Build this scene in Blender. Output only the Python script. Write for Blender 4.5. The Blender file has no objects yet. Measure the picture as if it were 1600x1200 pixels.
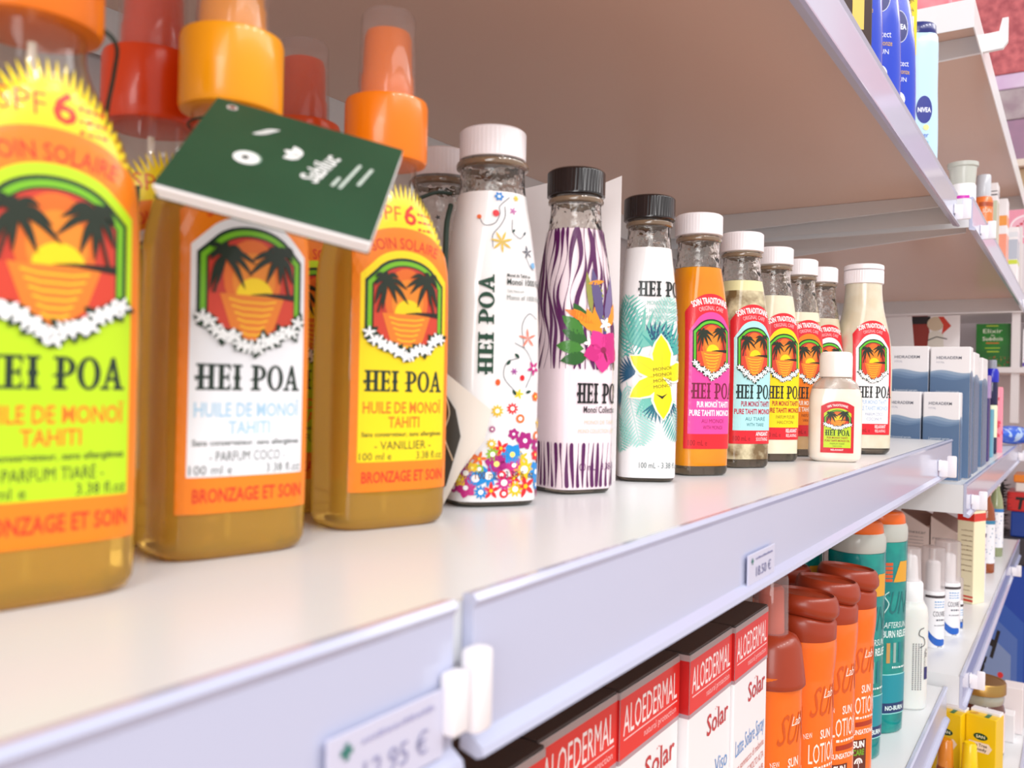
import bpy, bmesh, math, random
import numpy as np
from mathutils import Vector, Matrix
from mathutils.geometry import tessellate_polygon
random.seed(7)
SC = bpy.context.scene
COL = SC.collection
PI = math.pi

# ------------------------------------------------------------------ camera
cam_d = bpy.data.cameras.new('camera')
cam = bpy.data.objects.new('camera', cam_d)
COL.objects.link(cam)
SC.camera = cam
cam_d.sensor_width = 36.0
cam_d.lens = 30.375
cam_d.clip_start = 0.01
cam_d.clip_end = 60
_r, _d, _f = (0.5482, -0.8361, 0.0219), (0.0136, -0.0172, -0.9998), (0.8362, 0.5484, 0.0020)
_r, _d, _f = Vector(_r).normalized(), Vector(_d), Vector(_f).normalized()
_u = _r.cross(_f).normalized()
cam.matrix_world = Matrix(((_r.x, _u.x, -_f.x, 0), (_r.y, _u.y, -_f.y, 0), (_r.z, _u.z, -_f.z, 0.0473), (0, 0, 0, 1)))
cam_d.dof.use_dof = True
cam_d.dof.focus_distance = 0.56
cam_d.dof.aperture_fstop = 16.0

# ------------------------------------------------------------------ world, lamps, exposure
SC.view_settings.view_transform = 'Standard'
SC.view_settings.look = 'None'
SC.view_settings.gamma = 1
SC.view_settings.exposure = 0.0
w = bpy.data.worlds.new('world')
SC.world = w
w.use_nodes = True
w.node_tree.nodes['Background'].inputs[0].default_value = (1.0, 0.985, 0.98, 1)
w.node_tree.nodes['Background'].inputs[1].default_value = 0.76

def area_lamp(name, loc, size, size_y, power, target, color=(1, 0.985, 0.975)):
    l = bpy.data.lights.new(name, 'AREA')
    l.shape = 'RECTANGLE'
    l.size, l.size_y, l.energy, l.color = size, size_y, power, color
    o = bpy.data.objects.new(name, l)
    COL.objects.link(o)
    o.location = loc
    o.rotation_euler = (Vector(target) - Vector(loc)).to_track_quat('-Z', 'Y').to_euler()
    return o
area_lamp('ceiling_lamp', (0.5, -1.5, 1.5), 2.6, 0.6, 14, (0.5, 0.1, 0))
area_lamp('ceiling_lamp', (-1.6, -0.9, 1.4), 0.8, 1.6, 15, (0.4, 0.2, 0))
area_lamp('ceiling_lamp', (2.4, -1.2, 1.6), 1.2, 0.6, 13, (1.6, 0.1, 0))
area_lamp('added_fill_light', (-2.8, -0.9, 0.6), 1.6, 1.1, 34, (0.3, 0.2, 0.05), (1, 1, 1))  # added fill with no real source, lifts the bottles' left sides and cap fronts
for q in range(4):
    area_lamp('ceiling_spotlight', (-0.5 + 0.55 * q, -1.2, 1.45), 0.16, 0.16, 3.5, (0.3 + 0.2 * q, 0.15, 0.05))

# ------------------------------------------------------------------ materials
def lin(c):
    return tuple(((x / 255) / 12.92 if x <= 10.3 else ((x / 255 + 0.055) / 1.055) ** 2.4) for x in c[:3])

MATS = {}
def mat(name, c=(200, 200, 200), rough=0.4, metal=0.0, coat=0.0, trans=0.0, ior=1.45, noise=None, sss=0.0, emis=0.0):
    if name in MATS:
        return MATS[name]
    m = bpy.data.materials.new(name)
    m.use_nodes = True
    nt = m.node_tree
    b = nt.nodes['Principled BSDF']
    b.inputs['Base Color'].default_value = (*lin(c), 1)
    b.inputs['Roughness'].default_value = rough
    b.inputs['Metallic'].default_value = metal
    b.inputs['Coat Weight'].default_value = coat
    b.inputs['Coat Roughness'].default_value = 0.08
    b.inputs['Transmission Weight'].default_value = trans
    b.inputs['IOR'].default_value = ior
    if sss:
        b.inputs['Subsurface Weight'].default_value = sss
        b.inputs['Subsurface Radius'].default_value = (0.006, 0.004, 0.003)
        b.inputs['Subsurface Scale'].default_value = 1.0
    if noise:
        c2, scale, detail, lo, hi = noise
        tc = nt.nodes.new('ShaderNodeTexCoord')
        n = nt.nodes.new('ShaderNodeTexNoise')
        n.inputs['Scale'].default_value = scale
        n.inputs['Detail'].default_value = detail
        r = nt.nodes.new('ShaderNodeValToRGB')
        r.color_ramp.elements[0].position, r.color_ramp.elements[1].position = lo, hi
        r.color_ramp.elements[0].color = (*lin(c), 1)
        r.color_ramp.elements[1].color = (*lin(c2), 1)
        nt.links.new(tc.outputs['Object'], n.inputs['Vector'])
        nt.links.new(n.outputs['Fac'], r.inputs['Fac'])
        nt.links.new(r.outputs['Color'], b.inputs['Base Color'])
    MATS[name] = m
    return m

def clear_mat(name, tint, edge, gl=1.0, rough=0.03, ior=1.5, milk=0.0, wobble=0.0):
    """thin clear wall: lets light straight through, darker at grazing angles where there is more wall, with a Fresnel gloss"""
    if name in MATS:
        return MATS[name]
    m = bpy.data.materials.new(name)
    m.use_nodes = True
    nt = m.node_tree
    nt.nodes.remove(nt.nodes['Principled BSDF'])
    out = nt.nodes['Material Output']
    t = nt.nodes.new('ShaderNodeBsdfTransparent')
    g = nt.nodes.new('ShaderNodeBsdfGlossy')
    g.inputs['Roughness'].default_value = rough
    fr = nt.nodes.new('ShaderNodeFresnel')
    if wobble:
        tc = nt.nodes.new('ShaderNodeTexCoord')
        no = nt.nodes.new('ShaderNodeTexNoise'); no.inputs['Scale'].default_value = 150
        bp = nt.nodes.new('ShaderNodeBump'); bp.inputs['Strength'].default_value = wobble; bp.inputs['Distance'].default_value = .004
        nt.links.new(tc.outputs['Object'], no.inputs['Vector']); nt.links.new(no.outputs['Fac'], bp.inputs['Height'])
        nt.links.new(bp.outputs[0], g.inputs['Normal']); nt.links.new(bp.outputs[0], fr.inputs['Normal'])
    ge = nt.nodes.new('ShaderNodeNewGeometry')
    mi = nt.nodes.new('ShaderNodeMath')
    mi.operation = 'MULTIPLY_ADD'      # a thin wall is as glossy from inside as from outside
    mi.inputs[1].default_value = 1 / ior - ior
    mi.inputs[2].default_value = ior
    mi.use_clamp = False
    nt.links.new(ge.outputs['Backfacing'], mi.inputs[0])
    nt.links.new(mi.outputs[0], fr.inputs['IOR'])
    lw = nt.nodes.new('ShaderNodeLayerWeight')
    lw.inputs['Blend'].default_value = 0.35
    mc = nt.nodes.new('ShaderNodeMix')
    mc.data_type = 'RGBA'
    mc.inputs[6].default_value = (*lin(tint), 1)
    mc.inputs[7].default_value = (*lin(edge), 1)
    mx = nt.nodes.new('ShaderNodeMixShader')
    ml = nt.nodes.new('ShaderNodeMath')
    ml.operation = 'MULTIPLY'
    ml.inputs[1].default_value = gl
    nt.links.new(lw.outputs['Facing'], mc.inputs[0])
    nt.links.new(mc.outputs[2], t.inputs['Color'])
    nt.links.new(fr.outputs[0], ml.inputs[0])
    nt.links.new(ml.outputs[0], mx.inputs[0])
    if milk:
        df = nt.nodes.new('ShaderNodeBsdfDiffuse')
        df.inputs['Color'].default_value = (0.86, 0.80, 0.80, 1)
        tl = nt.nodes.new('ShaderNodeBsdfTranslucent')
        tl.inputs['Color'].default_value = (0.86, 0.80, 0.80, 1)
        m1 = nt.nodes.new('ShaderNodeMixShader'); m1.inputs[0].default_value = .4
        m2 = nt.nodes.new('ShaderNodeMixShader'); m2.inputs[0].default_value = milk
        nt.links.new(df.outputs[0], m1.inputs[1]); nt.links.new(tl.outputs[0], m1.inputs[2])
        nt.links.new(t.outputs[0], m2.inputs[1]); nt.links.new(m1.outputs[0], m2.inputs[2])
        nt.links.new(m2.outputs[0], mx.inputs[1])
    else:
        nt.links.new(t.outputs[0], mx.inputs[1])
    nt.links.new(g.outputs[0], mx.inputs[2])
    nt.links.new(mx.outputs[0], out.inputs['Surface'])
    MATS[name] = m
    return m

def print_mat():
    if 'printed_ink' in MATS:
        return MATS['printed_ink']
    m = mat('printed_ink', (255, 255, 255), 0.38, coat=0.25)
    nt = m.node_tree
    a = nt.nodes.new('ShaderNodeAttribute')
    a.attribute_name = 'ink'
    nt.links.new(a.outputs['Color'], nt.nodes['Principled BSDF'].inputs['Base Color'])
    return m

# ------------------------------------------------------------------ object helpers
def tag(o, label=None, cat=None, group=None, kind=None):
    if label: o['label'] = label
    if cat: o['category'] = cat
    if group: o['group'] = group
    if kind: o['kind'] = kind
    return o

def thing(name, label, cat, loc=(0, 0, 0), rz=0.0, group=None, rot=None):
    o = bpy.data.objects.new(name, None)
    o.empty_display_size = 0.01
    COL.objects.link(o)
    o.location = loc
    o.rotation_euler = rot if rot else (0, 0, math.radians(rz))
    return tag(o, label, cat, group)

def pyobj(name, verts, faces, m, parent=None, smooth=False, fix=False):
    me = bpy.data.meshes.new(name)
    me.from_pydata([tuple(v) for v in verts], [], faces)
    if fix:
        bm = bmesh.new(); bm.from_mesh(me)
        bmesh.ops.recalc_face_normals(bm, faces=bm.faces)
        bm.to_mesh(me); bm.free()
    if m: me.materials.append(m)
    if smooth:
        me.polygons.foreach_set('use_smooth', [True] * len(me.polygons))
        me.set_sharp_from_angle(angle=math.radians(40))
    me.update()
    o = bpy.data.objects.new(name, me)
    COL.objects.link(o)
    if parent: o.parent = parent
    return o

class MB:
    """collects boxes, tubes and lofts into one mesh"""
    def __init__(s):
        s.v, s.f = [], []
    def add(s, v, f):
        n = len(s.v)
        s.v += [tuple(x) for x in v]
        s.f += [tuple(i + n for i in q) for q in f]
        return s
    def box(s, x0, x1, y0, y1, z0, z1):
        v = [(x0, y0, z0), (x1, y0, z0), (x1, y1, z0), (x0, y1, z0), (x0, y0, z1), (x1, y0, z1), (x1, y1, z1), (x0, y1, z1)]
        return s.add(v, [(3, 2, 1, 0), (4, 5, 6, 7), (0, 1, 5, 4), (1, 2, 6, 5), (2, 3, 7, 6), (3, 0, 4, 7)])
    def rbox(s, x0, x1, y0, y1, z0, z1, b=0.001, seg=2):
        bm = bmesh.new()
        bmesh.ops.create_cube(bm, size=1, matrix=Matrix.Translation(((x0 + x1) / 2, (y0 + y1) / 2, (z0 + z1) / 2)) @ Matrix.Diagonal((x1 - x0, y1 - y0, z1 - z0, 1)))
        bmesh.ops.bevel(bm, geom=list(bm.edges), offset=b, segments=seg, affect='EDGES', profile=0.5)
        bm.verts.index_update()
        s.add([v.co for v in bm.verts], [[v.index for v in f.verts] for f in bm.faces])
        bm.free()
        return s
    def ring_loft(s, rings, cap0=True, cap1=True):
        n = len(rings[0]); v = []; f = []
        for r in rings: v += list(r)
        for k in range(len(rings) - 1):
            for i in range(n):
                j = (i + 1) % n
                f.append((k * n + i, k * n + j, (k + 1) * n + j, (k + 1) * n + i))
        if cap0: f.append(tuple(range(n - 1, -1, -1)))
        if cap1: f.append(tuple(range((len(rings) - 1) * n, len(rings) * n)))
        return s.add(v, f)
    def lathe(s, prof, N=48, ribs=0, depth=0.0, sx=1, sy=1, cap0=True, cap1=True, cx=0, cy=0):
        """prof: (r, z, ribbed) from bottom to top"""
        rings = []
        for p in prof:
            r, z = p[0], p[1]
            rb = len(p) > 2 and p[2]
            ring = []
            for i in range(N):
                a = 2 * PI * i / N
                rr = r - (depth * (0.5 - 0.5 * math.cos(ribs * a)) if rb else 0)
                ring.append((cx + rr * math.cos(a) * sx, cy + rr * math.sin(a) * sy, z))
            rings.append(ring)
        return s.ring_loft(rings, cap0, cap1)
    def tube(s, pts, r, N=8):
        pts = [Vector(p) for p in pts]
        rings = []
        for i, p in enumerate(pts):
            d = (pts[min(i + 1, len(pts) - 1)] - pts[max(i - 1, 0)]).normalized()
            a = d.orthogonal().normalized()
            if rings:
                a = (la - d * la.dot(d)).normalized()
            la = a
            b = d.cross(a)
            rings.append([p + (a * math.cos(2 * PI * k / N) + b * math.sin(2 * PI * k / N)) * r for k in range(N)])
        return s.ring_loft(rings)
    def prism_x(s, prof, x0, x1):
        """extrude a closed (y, z) outline along x"""
        n = len(prof)
        v = [(x0, p[0], p[1]) for p in prof] + [(x1, p[0], p[1]) for p in prof]
        f = [(i, (i + 1) % n, n + (i + 1) % n, n + i) for i in range(n)]
        tri = tessellate_polygon([[Vector((0, p[0], p[1])) for p in prof]])
        f += [tuple(t) for t in tri] + [tuple(n + i for i in reversed(t)) for t in tri]
        return s.add(v, f)
    def build(s, name, m, parent=None, smooth=True):
        return pyobj(name, s.v, s.f, m, parent, smooth, True)

def curve_pts(ctrl, n=8):
    """Catmull-Rom through control points (any dimension)"""
    P = [np.array(c, float) for c in ctrl]
    P = [2 * P[0] - P[1]] + P + [2 * P[-1] - P[-2]]
    out = []
    for i in range(1, len(P) - 2):
        for k in range(n):
            t = k / n
            out.append(tuple(0.5 * (2 * P[i] + (P[i + 1] - P[i - 1]) * t + (2 * P[i - 1] - 5 * P[i] + 4 * P[i + 1] - P[i + 2]) * t * t + (3 * P[i] - P[i - 1] - 3 * P[i + 1] + P[i + 2]) * t ** 3)))
    out.append(tuple(P[-2]))
    return out

# ------------------------------------------------------------------ bottle bodies: superellipse sections stacked over z
def pchip(xs, ys):
    xs, ys = np.array(xs, float), np.array(ys, float)
    h = np.diff(xs); dl = np.diff(ys) / h
    d = np.zeros_like(ys)
    for k in range(1, len(xs) - 1):
        if dl[k - 1] * dl[k] > 0:
            w1, w2 = 2 * h[k] + h[k - 1], h[k] + 2 * h[k - 1]
            d[k] = (w1 + w2) / (w1 / dl[k - 1] + w2 / dl[k])
    d[0], d[-1] = dl[0], dl[-1]
    def f(x):
        k = int(np.clip(np.searchsorted(xs, x) - 1, 0, len(xs) - 2))
        t = (x - xs[k]) / h[k]
        t = min(max(t, 0), 1)
        return (1 + 2 * t) * (1 - t) ** 2 * ys[k] + t * (1 - t) ** 2 * h[k] * d[k] + t * t * (3 - 2 * t) * ys[k + 1] + t * t * (t - 1) * h[k] * d[k + 1]
    return f

class Body:
    def __init__(s, levels):
        z = [l[0] for l in levels]
        s.z0, s.z1 = z[0], z[-1]
        s.fa, s.fb, s.fn = (pchip(z, [l[i] for l in levels]) for i in (1, 2, 3))
        s.zs = z
        s.cache = {}
    def pt(s, th, z, off=0.0):
        a, b, n = s.fa(z) + off, s.fb(z) + off, s.fn(z)
        c, q = math.cos(th), math.sin(th)
        r = 1 / ((abs(c / a) ** n + abs(q / b) ** n) ** (1 / n))
        return (r * c, r * q, z)
    def ring(s, z, N, off=0.0):
        return [s.pt(2 * PI * (i + 0.5) / N, z, off) for i in range(N)]
    def mesh(s, name, m, parent, z0=None, z1=None, N=64, steps=34, off=0.0, cap0=True, cap1=True, r0=0.0):
        z0 = s.z0 if z0 is None else z0
        z1 = s.z1 if z1 is None else z1
        zz = sorted(set([z0, z1] + [z for z in s.zs if z0 < z < z1] + [z0 + (z1 - z0) * i / steps for i in range(steps + 1)]))
        return MB().ring_loft([s.ring(z, N, off) for z in zz], cap0, cap1).build(name, m, parent)
    def neck(s, name, m, parent, z0, z1, wall=.0017, N=56, steps=14):
        zz = [z0 + (z1 - z0) * i / steps for i in range(steps + 1)]
        R = [s.ring(z, N) for z in zz] + [s.ring(z, N, -wall) for z in reversed(zz)]
        n = len(R); v = [p for r in R for p in r]
        f = [(k * N + i, k * N + (i + 1) % N, ((k + 1) % n) * N + (i + 1) % N, ((k + 1) % n) * N + i) for k in range(n) for i in range(N)]
        return MB().add(v, f).build(name, m, parent)
    def mapper(s, centre=-PI / 2, base=0.00025, dl=0.00005):
        """(u, v, layer) in millimetres on the wall -> point; u runs right from the centre of the front"""
        def table(z):
            k = round(z * 2000)
            if k not in s.cache:
                th = np.linspace(-PI, PI, 721) + centre
                zz = min(max(k / 2000, s.z0), s.z1)
                a, b, n = s.fa(zz), s.fb(zz), s.fn(zz)
                r = 1 / ((np.abs(np.cos(th) / a) ** n + np.abs(np.sin(th) / b) ** n) ** (1 / n))
                x, y = r * np.cos(th), r * np.sin(th)
                l = np.concatenate([[0], np.cumsum(np.hypot(np.diff(x), np.diff(y)))])
                s.cache[k] = (l - l[360], th)
            return s.cache[k]
        def f(u, v, layer):
            z = v / 1000
            l, th = table(z)
            t = float(np.interp(u / 1000, l, th))
            o = base + layer * dl
            return s.pt(t, z, o)
        s.cache = {}
        return f

def flat_map(origin, ux, vx, base=0.0002, dl=0.00005):
    """art on a flat face: origin, unit directions of u and v; art in millimetres"""
    o, a, b = Vector(origin), Vector(ux).normalized(), Vector(vx).normalized()
    n = a.cross(b)
    return lambda u, v, layer: tuple(o + a * (u / 1000) + b * (v / 1000) + n * (base + layer * dl))

# ------------------------------------------------------------------ printed artwork
_glyph = {}
def glyphs(s, bold):
    k = (s, bold)
    if k not in _glyph:
        cu = bpy.data.curves.new('t', 'FONT')
        cu.body = s
        cu.size = 1
        cu.resolution_u = 2
        cu.offset = bold
        ob = bpy.data.objects.new('t', cu)
        me = ob.to_mesh()
        v = [(p.co.x, p.co.y) for p in me.vertices]
        me.calc_loop_triangles()
        t = [tuple(q.vertices) for q in me.loop_triangles]
        ob.to_mesh_clear()
        bpy.data.objects.remove(ob); bpy.data.curves.remove(cu)
        _glyph[k] = (v, t)
    return _glyph[k]
CAPH = 0.69

def _ring(cx, cy, rx, ry, tx, ty, a0=0.0, a1=2 * PI, n=20):
    q = []
    for i in range(n):
        b0, b1 = a0 + (a1 - a0) * i / n, a0 + (a1 - a0) * (i + 1) / n
        q.append([(cx + rx * math.cos(b0), cy + ry * math.sin(b0)), (cx + rx * math.cos(b1), cy + ry * math.sin(b1)),
                  (cx + (rx - tx) * math.cos(b1), cy + (ry - ty) * math.sin(b1)), (cx + (rx - tx) * math.cos(b0), cy + (ry - ty) * math.sin(b0))])
    return q
def _rc(x0, x1, y0, y1):
    return [(x0, y0), (x1, y0), (x1, y1), (x0, y1)]
SLAB = {
    'H': (0.90, [_rc(.08, .31, .1, .9), _rc(.53, .76, .1, .9), _rc(-.02, .41, 0, .1), _rc(-.02, .41, .9, 1), _rc(.43, .86, 0, .1), _rc(.43, .86, .9, 1),
                 _rc(-.08, .08, .43, .54), _rc(.31, .53, .43, .54), [(-.08, .43), (0, .32), (.06, .43)]]),
    'E': (0.72, [_rc(.08, .31, .1, .9), _rc(-.02, .62, 0, .1), _rc(-.02, .62, .9, 1), _rc(.31, .48, .44, .55), [(.62, .1), (.62, .3), (.48, .1)], [(.62, .9), (.48, .9), (.62, .7)], _rc(.48, .56, .34, .65)]),
    'I': (0.50, [_rc(.1, .33, .1, .9), _rc(-.02, .45, 0, .1), _rc(-.02, .45, .9, 1), [(.02, .48), (.1, .58), (.1, .38)], [(.41, .48), (.33, .38), (.33, .58)]]),
    'P': (0.78, [_rc(.1, .33, .1, .9), _rc(-.02, .45, 0, .1), _rc(-.02, .33, .9, 1)] + _ring(.33, .69, .40, .31, .22, .1, -PI / 2, PI / 2, 12) + [[(-.1, .40), (.1, .50), (.1, .38)]]),
    'O': (0.86, _ring(.41, .5, .42, .52, .22, .1)),
    'A': (0.88, [[(.08, .1), (.2, .1), (.46, .78), (.36, 1.02)], [(.52, .1), (.76, .1), (.50, 1.02), (.36, 1.02)], _rc(-.04, .3, 0, .1), _rc(.44, .88, 0, .1), [(.2, .28), (.56, .28), (.53, .39), (.24, .39)]]),
    ' ': (0.40, []),
}

class Art:
    def __init__(s):
        s.items = []
    def tris(s, v, t, c, layer):
        s.items.append((v, t, lin(c), layer))
        return s
    def poly(s, pts, c, layer):
        pts = [tuple(p) for p in pts]
        t = tessellate_polygon([[Vector((p[0], p[1], 0)) for p in pts]])
        return s.tris(pts, [tuple(q) for q in t], c, layer)
    def rect(s, x0, x1, y0, y1, c, layer):
        return s.poly([(x0, y0), (x1, y0), (x1, y1), (x0, y1)], c, layer)
    def ell(s, cx, cy, rx, ry, c, layer, n=20, rot=0, a0=0, a1=2 * PI):
        p = []
        full = abs(a1 - a0 - 2 * PI) < 1e-6
        for i in range(n if full else n + 1):
            a = a0 + (a1 - a0) * i / n
            x, y = rx * math.cos(a), ry * math.sin(a)
            p.append((cx + x * math.cos(rot) - y * math.sin(rot), cy + x * math.sin(rot) + y * math.cos(rot)))
        return s.poly(p, c, layer)
    def line(s, pts, wd, c, layer, taper=False):
        pts = [np.array(p, float) for p in pts]
        L, R = [], []
        n = len(pts)
        for i, p in enumerate(pts):
            d = pts[min(i + 1, n - 1)] - pts[max(i - 1, 0)]
            d = d / (np.hypot(*d) + 1e-9)
            k = wd[i] if isinstance(wd, (list, tuple)) else wd * (1 - 0.85 * i / (n - 1) if taper else 1)
            nn = np.array([-d[1], d[0]]) * k / 2
            L.append(p + nn); R.append(p - nn)
        v = [tuple(x) for x in L] + [tuple(x) for x in R]
        t = []
        for i in range(n - 1):
            t += [(i, n + i, n + i + 1), (i, n + i + 1, i + 1)]
        return s.tris(v, t, c, layer)
    def leaf(s, x, y, L, W, rot, c, layer):
        sh = [(0, 0), (.25, .42), (.55, .5), (.8, .3), (1, 0), (.8, -.3), (.55, -.5), (.25, -.42)]
        cr, sr = math.cos(rot), math.sin(rot)
        return s.poly([(x + L * a * cr - W * b * sr, y + L * a * sr + W * b * cr) for a, b in sh], c, layer)
    def flower(s, x, y, r, n, c, layer, wd=0.55, rot=0.0, mid=None, mr=0.3):
        for k in range(n):
            s.leaf(x, y, r, r * wd, rot + 2 * PI * k / n, c, layer)
        if mid: s.ell(x, y, r * mr, r * mr, mid, layer + 1, 10)
        return s
    def text(s, body, x, y, h, c, layer, align='c', wmax=None, bold=0.0, rot=0.0, arc=None, font='sans', sx=1.0, skew=0.0):
        if font == 'slab':
            v, t, px = [], [], 0.0
            for ch in body:
                adv, polys = SLAB[ch]
                for p in polys:
                    n = len(v)
                    v += [(px + a, b) for a, b in p]
                    t += [(n, n + i, n + i + 1) for i in range(1, len(p) - 1)]
                px += adv
        else:
            v0, t = glyphs(body, bold)
            v = [(a / CAPH, b / CAPH) for a, b in v0]
        if not v: return s
        xs = [a for a, b in v]
        x0, wd = min(xs), max(xs) - min(xs)
        k = h * sx
        if wmax: k = wmax / wd
        sh = {'l': 0, 'c': 0.5, 'r': 1}[align] * wd
        P = [((a - x0 - sh) * k + skew * b * h, b * h) for a, b in v]
        if arc:
            cx, cy, r = arc
            P = [(cx + (r + b) * math.sin((a + x) / r), cy + (r + b) * math.cos((a + x) / r)) for a, b in P]
        else:
            cr, sr = math.cos(rot), math.sin(rot)
            P = [(x + a * cr - b * sr, y + a * sr + b * cr) for a, b in P]
        return s.tris(P, t, c, layer)
    def build(s, name, fmap, parent, maxlen=2.2, curved=True, label=None):
        V, Fc, Cc = [], [], []
        for v, t, c, layer in s.items:
            v = list(v)
            if curved:
                done, todo, mid = [], list(t), {}
                while todo:
                    q = todo.pop()
                    best, bi = 0, 0
                    for i in range(3):
                        a, b = v[q[i]], v[q[(i + 1) % 3]]
                        d = math.hypot(a[0] - b[0], (a[1] - b[1]) * 0.4)
                        if d > best: best, bi = d, i
                    if best <= maxlen:
                        done.append(q); continue
                    i0, i1, i2 = q[bi], q[(bi + 1) % 3], q[(bi + 2) % 3]
                    key = (min(i0, i1), max(i0, i1))
                    if key not in mid:
                        v.append(((v[i0][0] + v[i1][0]) / 2, (v[i0][1] + v[i1][1]) / 2))
                        mid[key] = len(v) - 1
                    m = mid[key]
                    todo += [(i0, m, i2), (m, i1, i2)]
                t = done
            n = len(V)
            V += [fmap(p[0], p[1], layer) for p in v]
            for q in t:
                a, b, d = (v[i] for i in q)
                if (b[0] - a[0]) * (d[1] - a[1]) - (b[1] - a[1]) * (d[0] - a[0]) < 0:
                    q = (q[0], q[2], q[1])
                Fc.append(tuple(n + i for i in q))
                Cc.append(c)
        o = pyobj(name, V, Fc, print_mat(), parent)
        at = o.data.attributes.new('ink', 'FLOAT_COLOR', 'CORNER')
        arr = np.ones((len(Fc) * 3, 4), np.float32)
        arr[:, :3] = np.repeat(np.array(Cc, np.float32), 3, axis=0)
        at.data.foreach_set('color', arr.ravel())
        if label: o['label'] = label
        return o

def arch(x0, x1, y0, y1, corner=0.30, n=14, vee=0.0):
    """outline with chamfered shoulders and a round top; vee drops the bottom to a point"""
    cx, wd = (x0 + x1) / 2, x1 - x0
    ys = y1 - corner * wd
    p = [(x0, y0), (cx, y0 - vee), (x1, y0), (x1, ys)] if vee else [(x0, y0), (x1, y0), (x1, ys)]
    for i in range(n + 1):
        a = math.radians(31 + (180 - 62) * i / n)
        p.append((cx + .42 * wd * math.cos(a), y1 - corner * wd * 1.05 * (1 - math.sin(a))))
    p.append((x0, ys))
    return p

def sunset(A, cx, y0, wd, h, L, rim=(20, 45, 30), line=(120, 190, 30), seed=1):
    """palms before a low sun inside an arched window, white blossoms along its foot"""
    rnd = random.Random(seed)
    X = lambda a: cx + a * wd
    Y = lambda b: y0 + b * h
    A.poly(arch(X(-.5), X(.5), Y(.22), Y(1), vee=.18 * h), rim, L)
    A.poly(arch(X(-.468), X(.468), Y(.23), Y(.972), vee=.18 * h), line, L + 1)
    A.poly(arch(X(-.42), X(.42), Y(.24), Y(.93), vee=.18 * h), rim, L + 2)
    A.poly(arch(X(-.40), X(.40), Y(.25), Y(.915), vee=.18 * h), (205, 60, 42), L + 3)
    A.ell(X(0), Y(.6), .27 * wd, .30 * h, (232, 112, 36), L + 4, 24)
    A.ell(X(.01), Y(.58), .2 * wd, .22 * h, (240, 140, 40), L + 5, 24)
    A.ell(X(.02), Y(.47), .17 * wd, .17 * h * min(1.3, wd / h * 1.05), (255, 214, 20), L + 6, 24, 0, 0, PI)
    A.poly([(X(-.4), Y(.47)), (X(-.4), Y(.27)), (X(0), Y(.07)), (X(.4), Y(.27)), (X(.4), Y(.47))], (214, 66, 44), L + 6)
    A.poly([(X(-.3), Y(.47)), (X(-.2), Y(.22)), (X(0), Y(.08)), (X(.2), Y(.22)), (X(.3), Y(.47))], (236, 128, 38), L + 7)
    for k in range(6):
        yy = .435 - k * .05
        ww = .22 - k * .026
        A.line([(X(-ww), Y(yy)), (X(-ww * .5), Y(yy - .018)), (X(ww * .5), Y(yy - .018)), (X(ww), Y(yy))], .014 * h, (255, 196, 40), L + 8, False)
    A.line([(X(-.02), Y(.475)), (X(.12), Y(.485)), (X(.40), Y(.478))], [.004 * h, .022 * h, .05 * h], (40, 28, 22), L + 9)
    dark = (34, 44, 30)
    for sx, py in ((-1, .76), (1, .79)):
        px = sx * .265
        A.line(curve_pts([(X(px), Y(py)), (X(px + sx * .04), Y(.62)), (X(px + sx * .085), Y(.47))], 4), .022 * wd, dark, L + 10)
        for k in range(9):
            a = math.radians(-130 + 40 * k * .9 + rnd.uniform(-8, 8)) if sx < 0 else math.radians(310 - 36 * k + rnd.uniform(-8, 8))
            ln = wd * rnd.uniform(.24, .34)
            c0 = np.array((X(px), Y(py)))
            tip = c0 + ln * np.array((math.cos(a), math.sin(a) * .75 - .42))
            lim = .385 * wd
            tip[0] = min(max(tip[0], cx - lim), cx + lim)
            tip[1] = min(tip[1], Y(.86))
            m = (c0 + tip) / 2 + np.array((0, .055 * wd))
            pts = curve_pts([c0, m, tip], 5)
            nn = len(pts)
            A.line(pts, [wd * .06 * math.sin(PI * (.12 + .86 * i / (nn - 1))) for i in range(nn)], dark, L + 10)
    for i in range(17):
        t = -1 + 2 * i / 16
        bx, by = .44 * t, .06 + .2 * abs(t) ** 1.1 + rnd.uniform(-.03, .03)
        A.ell(X(bx), Y(by), wd * .07, wd * .07, (24, 50, 30), L + 11, 10)
        A.leaf(X(bx), Y(by), wd * .12, wd * .06, rnd.uniform(0, 2 * PI), (24, 50, 30), L + 11)
        A.flower(X(bx), Y(by), wd * .082, 5, (255, 255, 255), L + 12, .38, rnd.uniform(0, 2))

def dash_text(A, x0, x1, y, h, c, layer, rnd):
    """lettering too small to read: short strokes"""
    x = x0
    while x < x1:
        l = rnd.uniform(.6, 1.6) * h
        A.rect(x, min(x + l, x1), y, y + h * rnd.uniform(.6, 1), c, layer)
        x += l + h * .45

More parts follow.
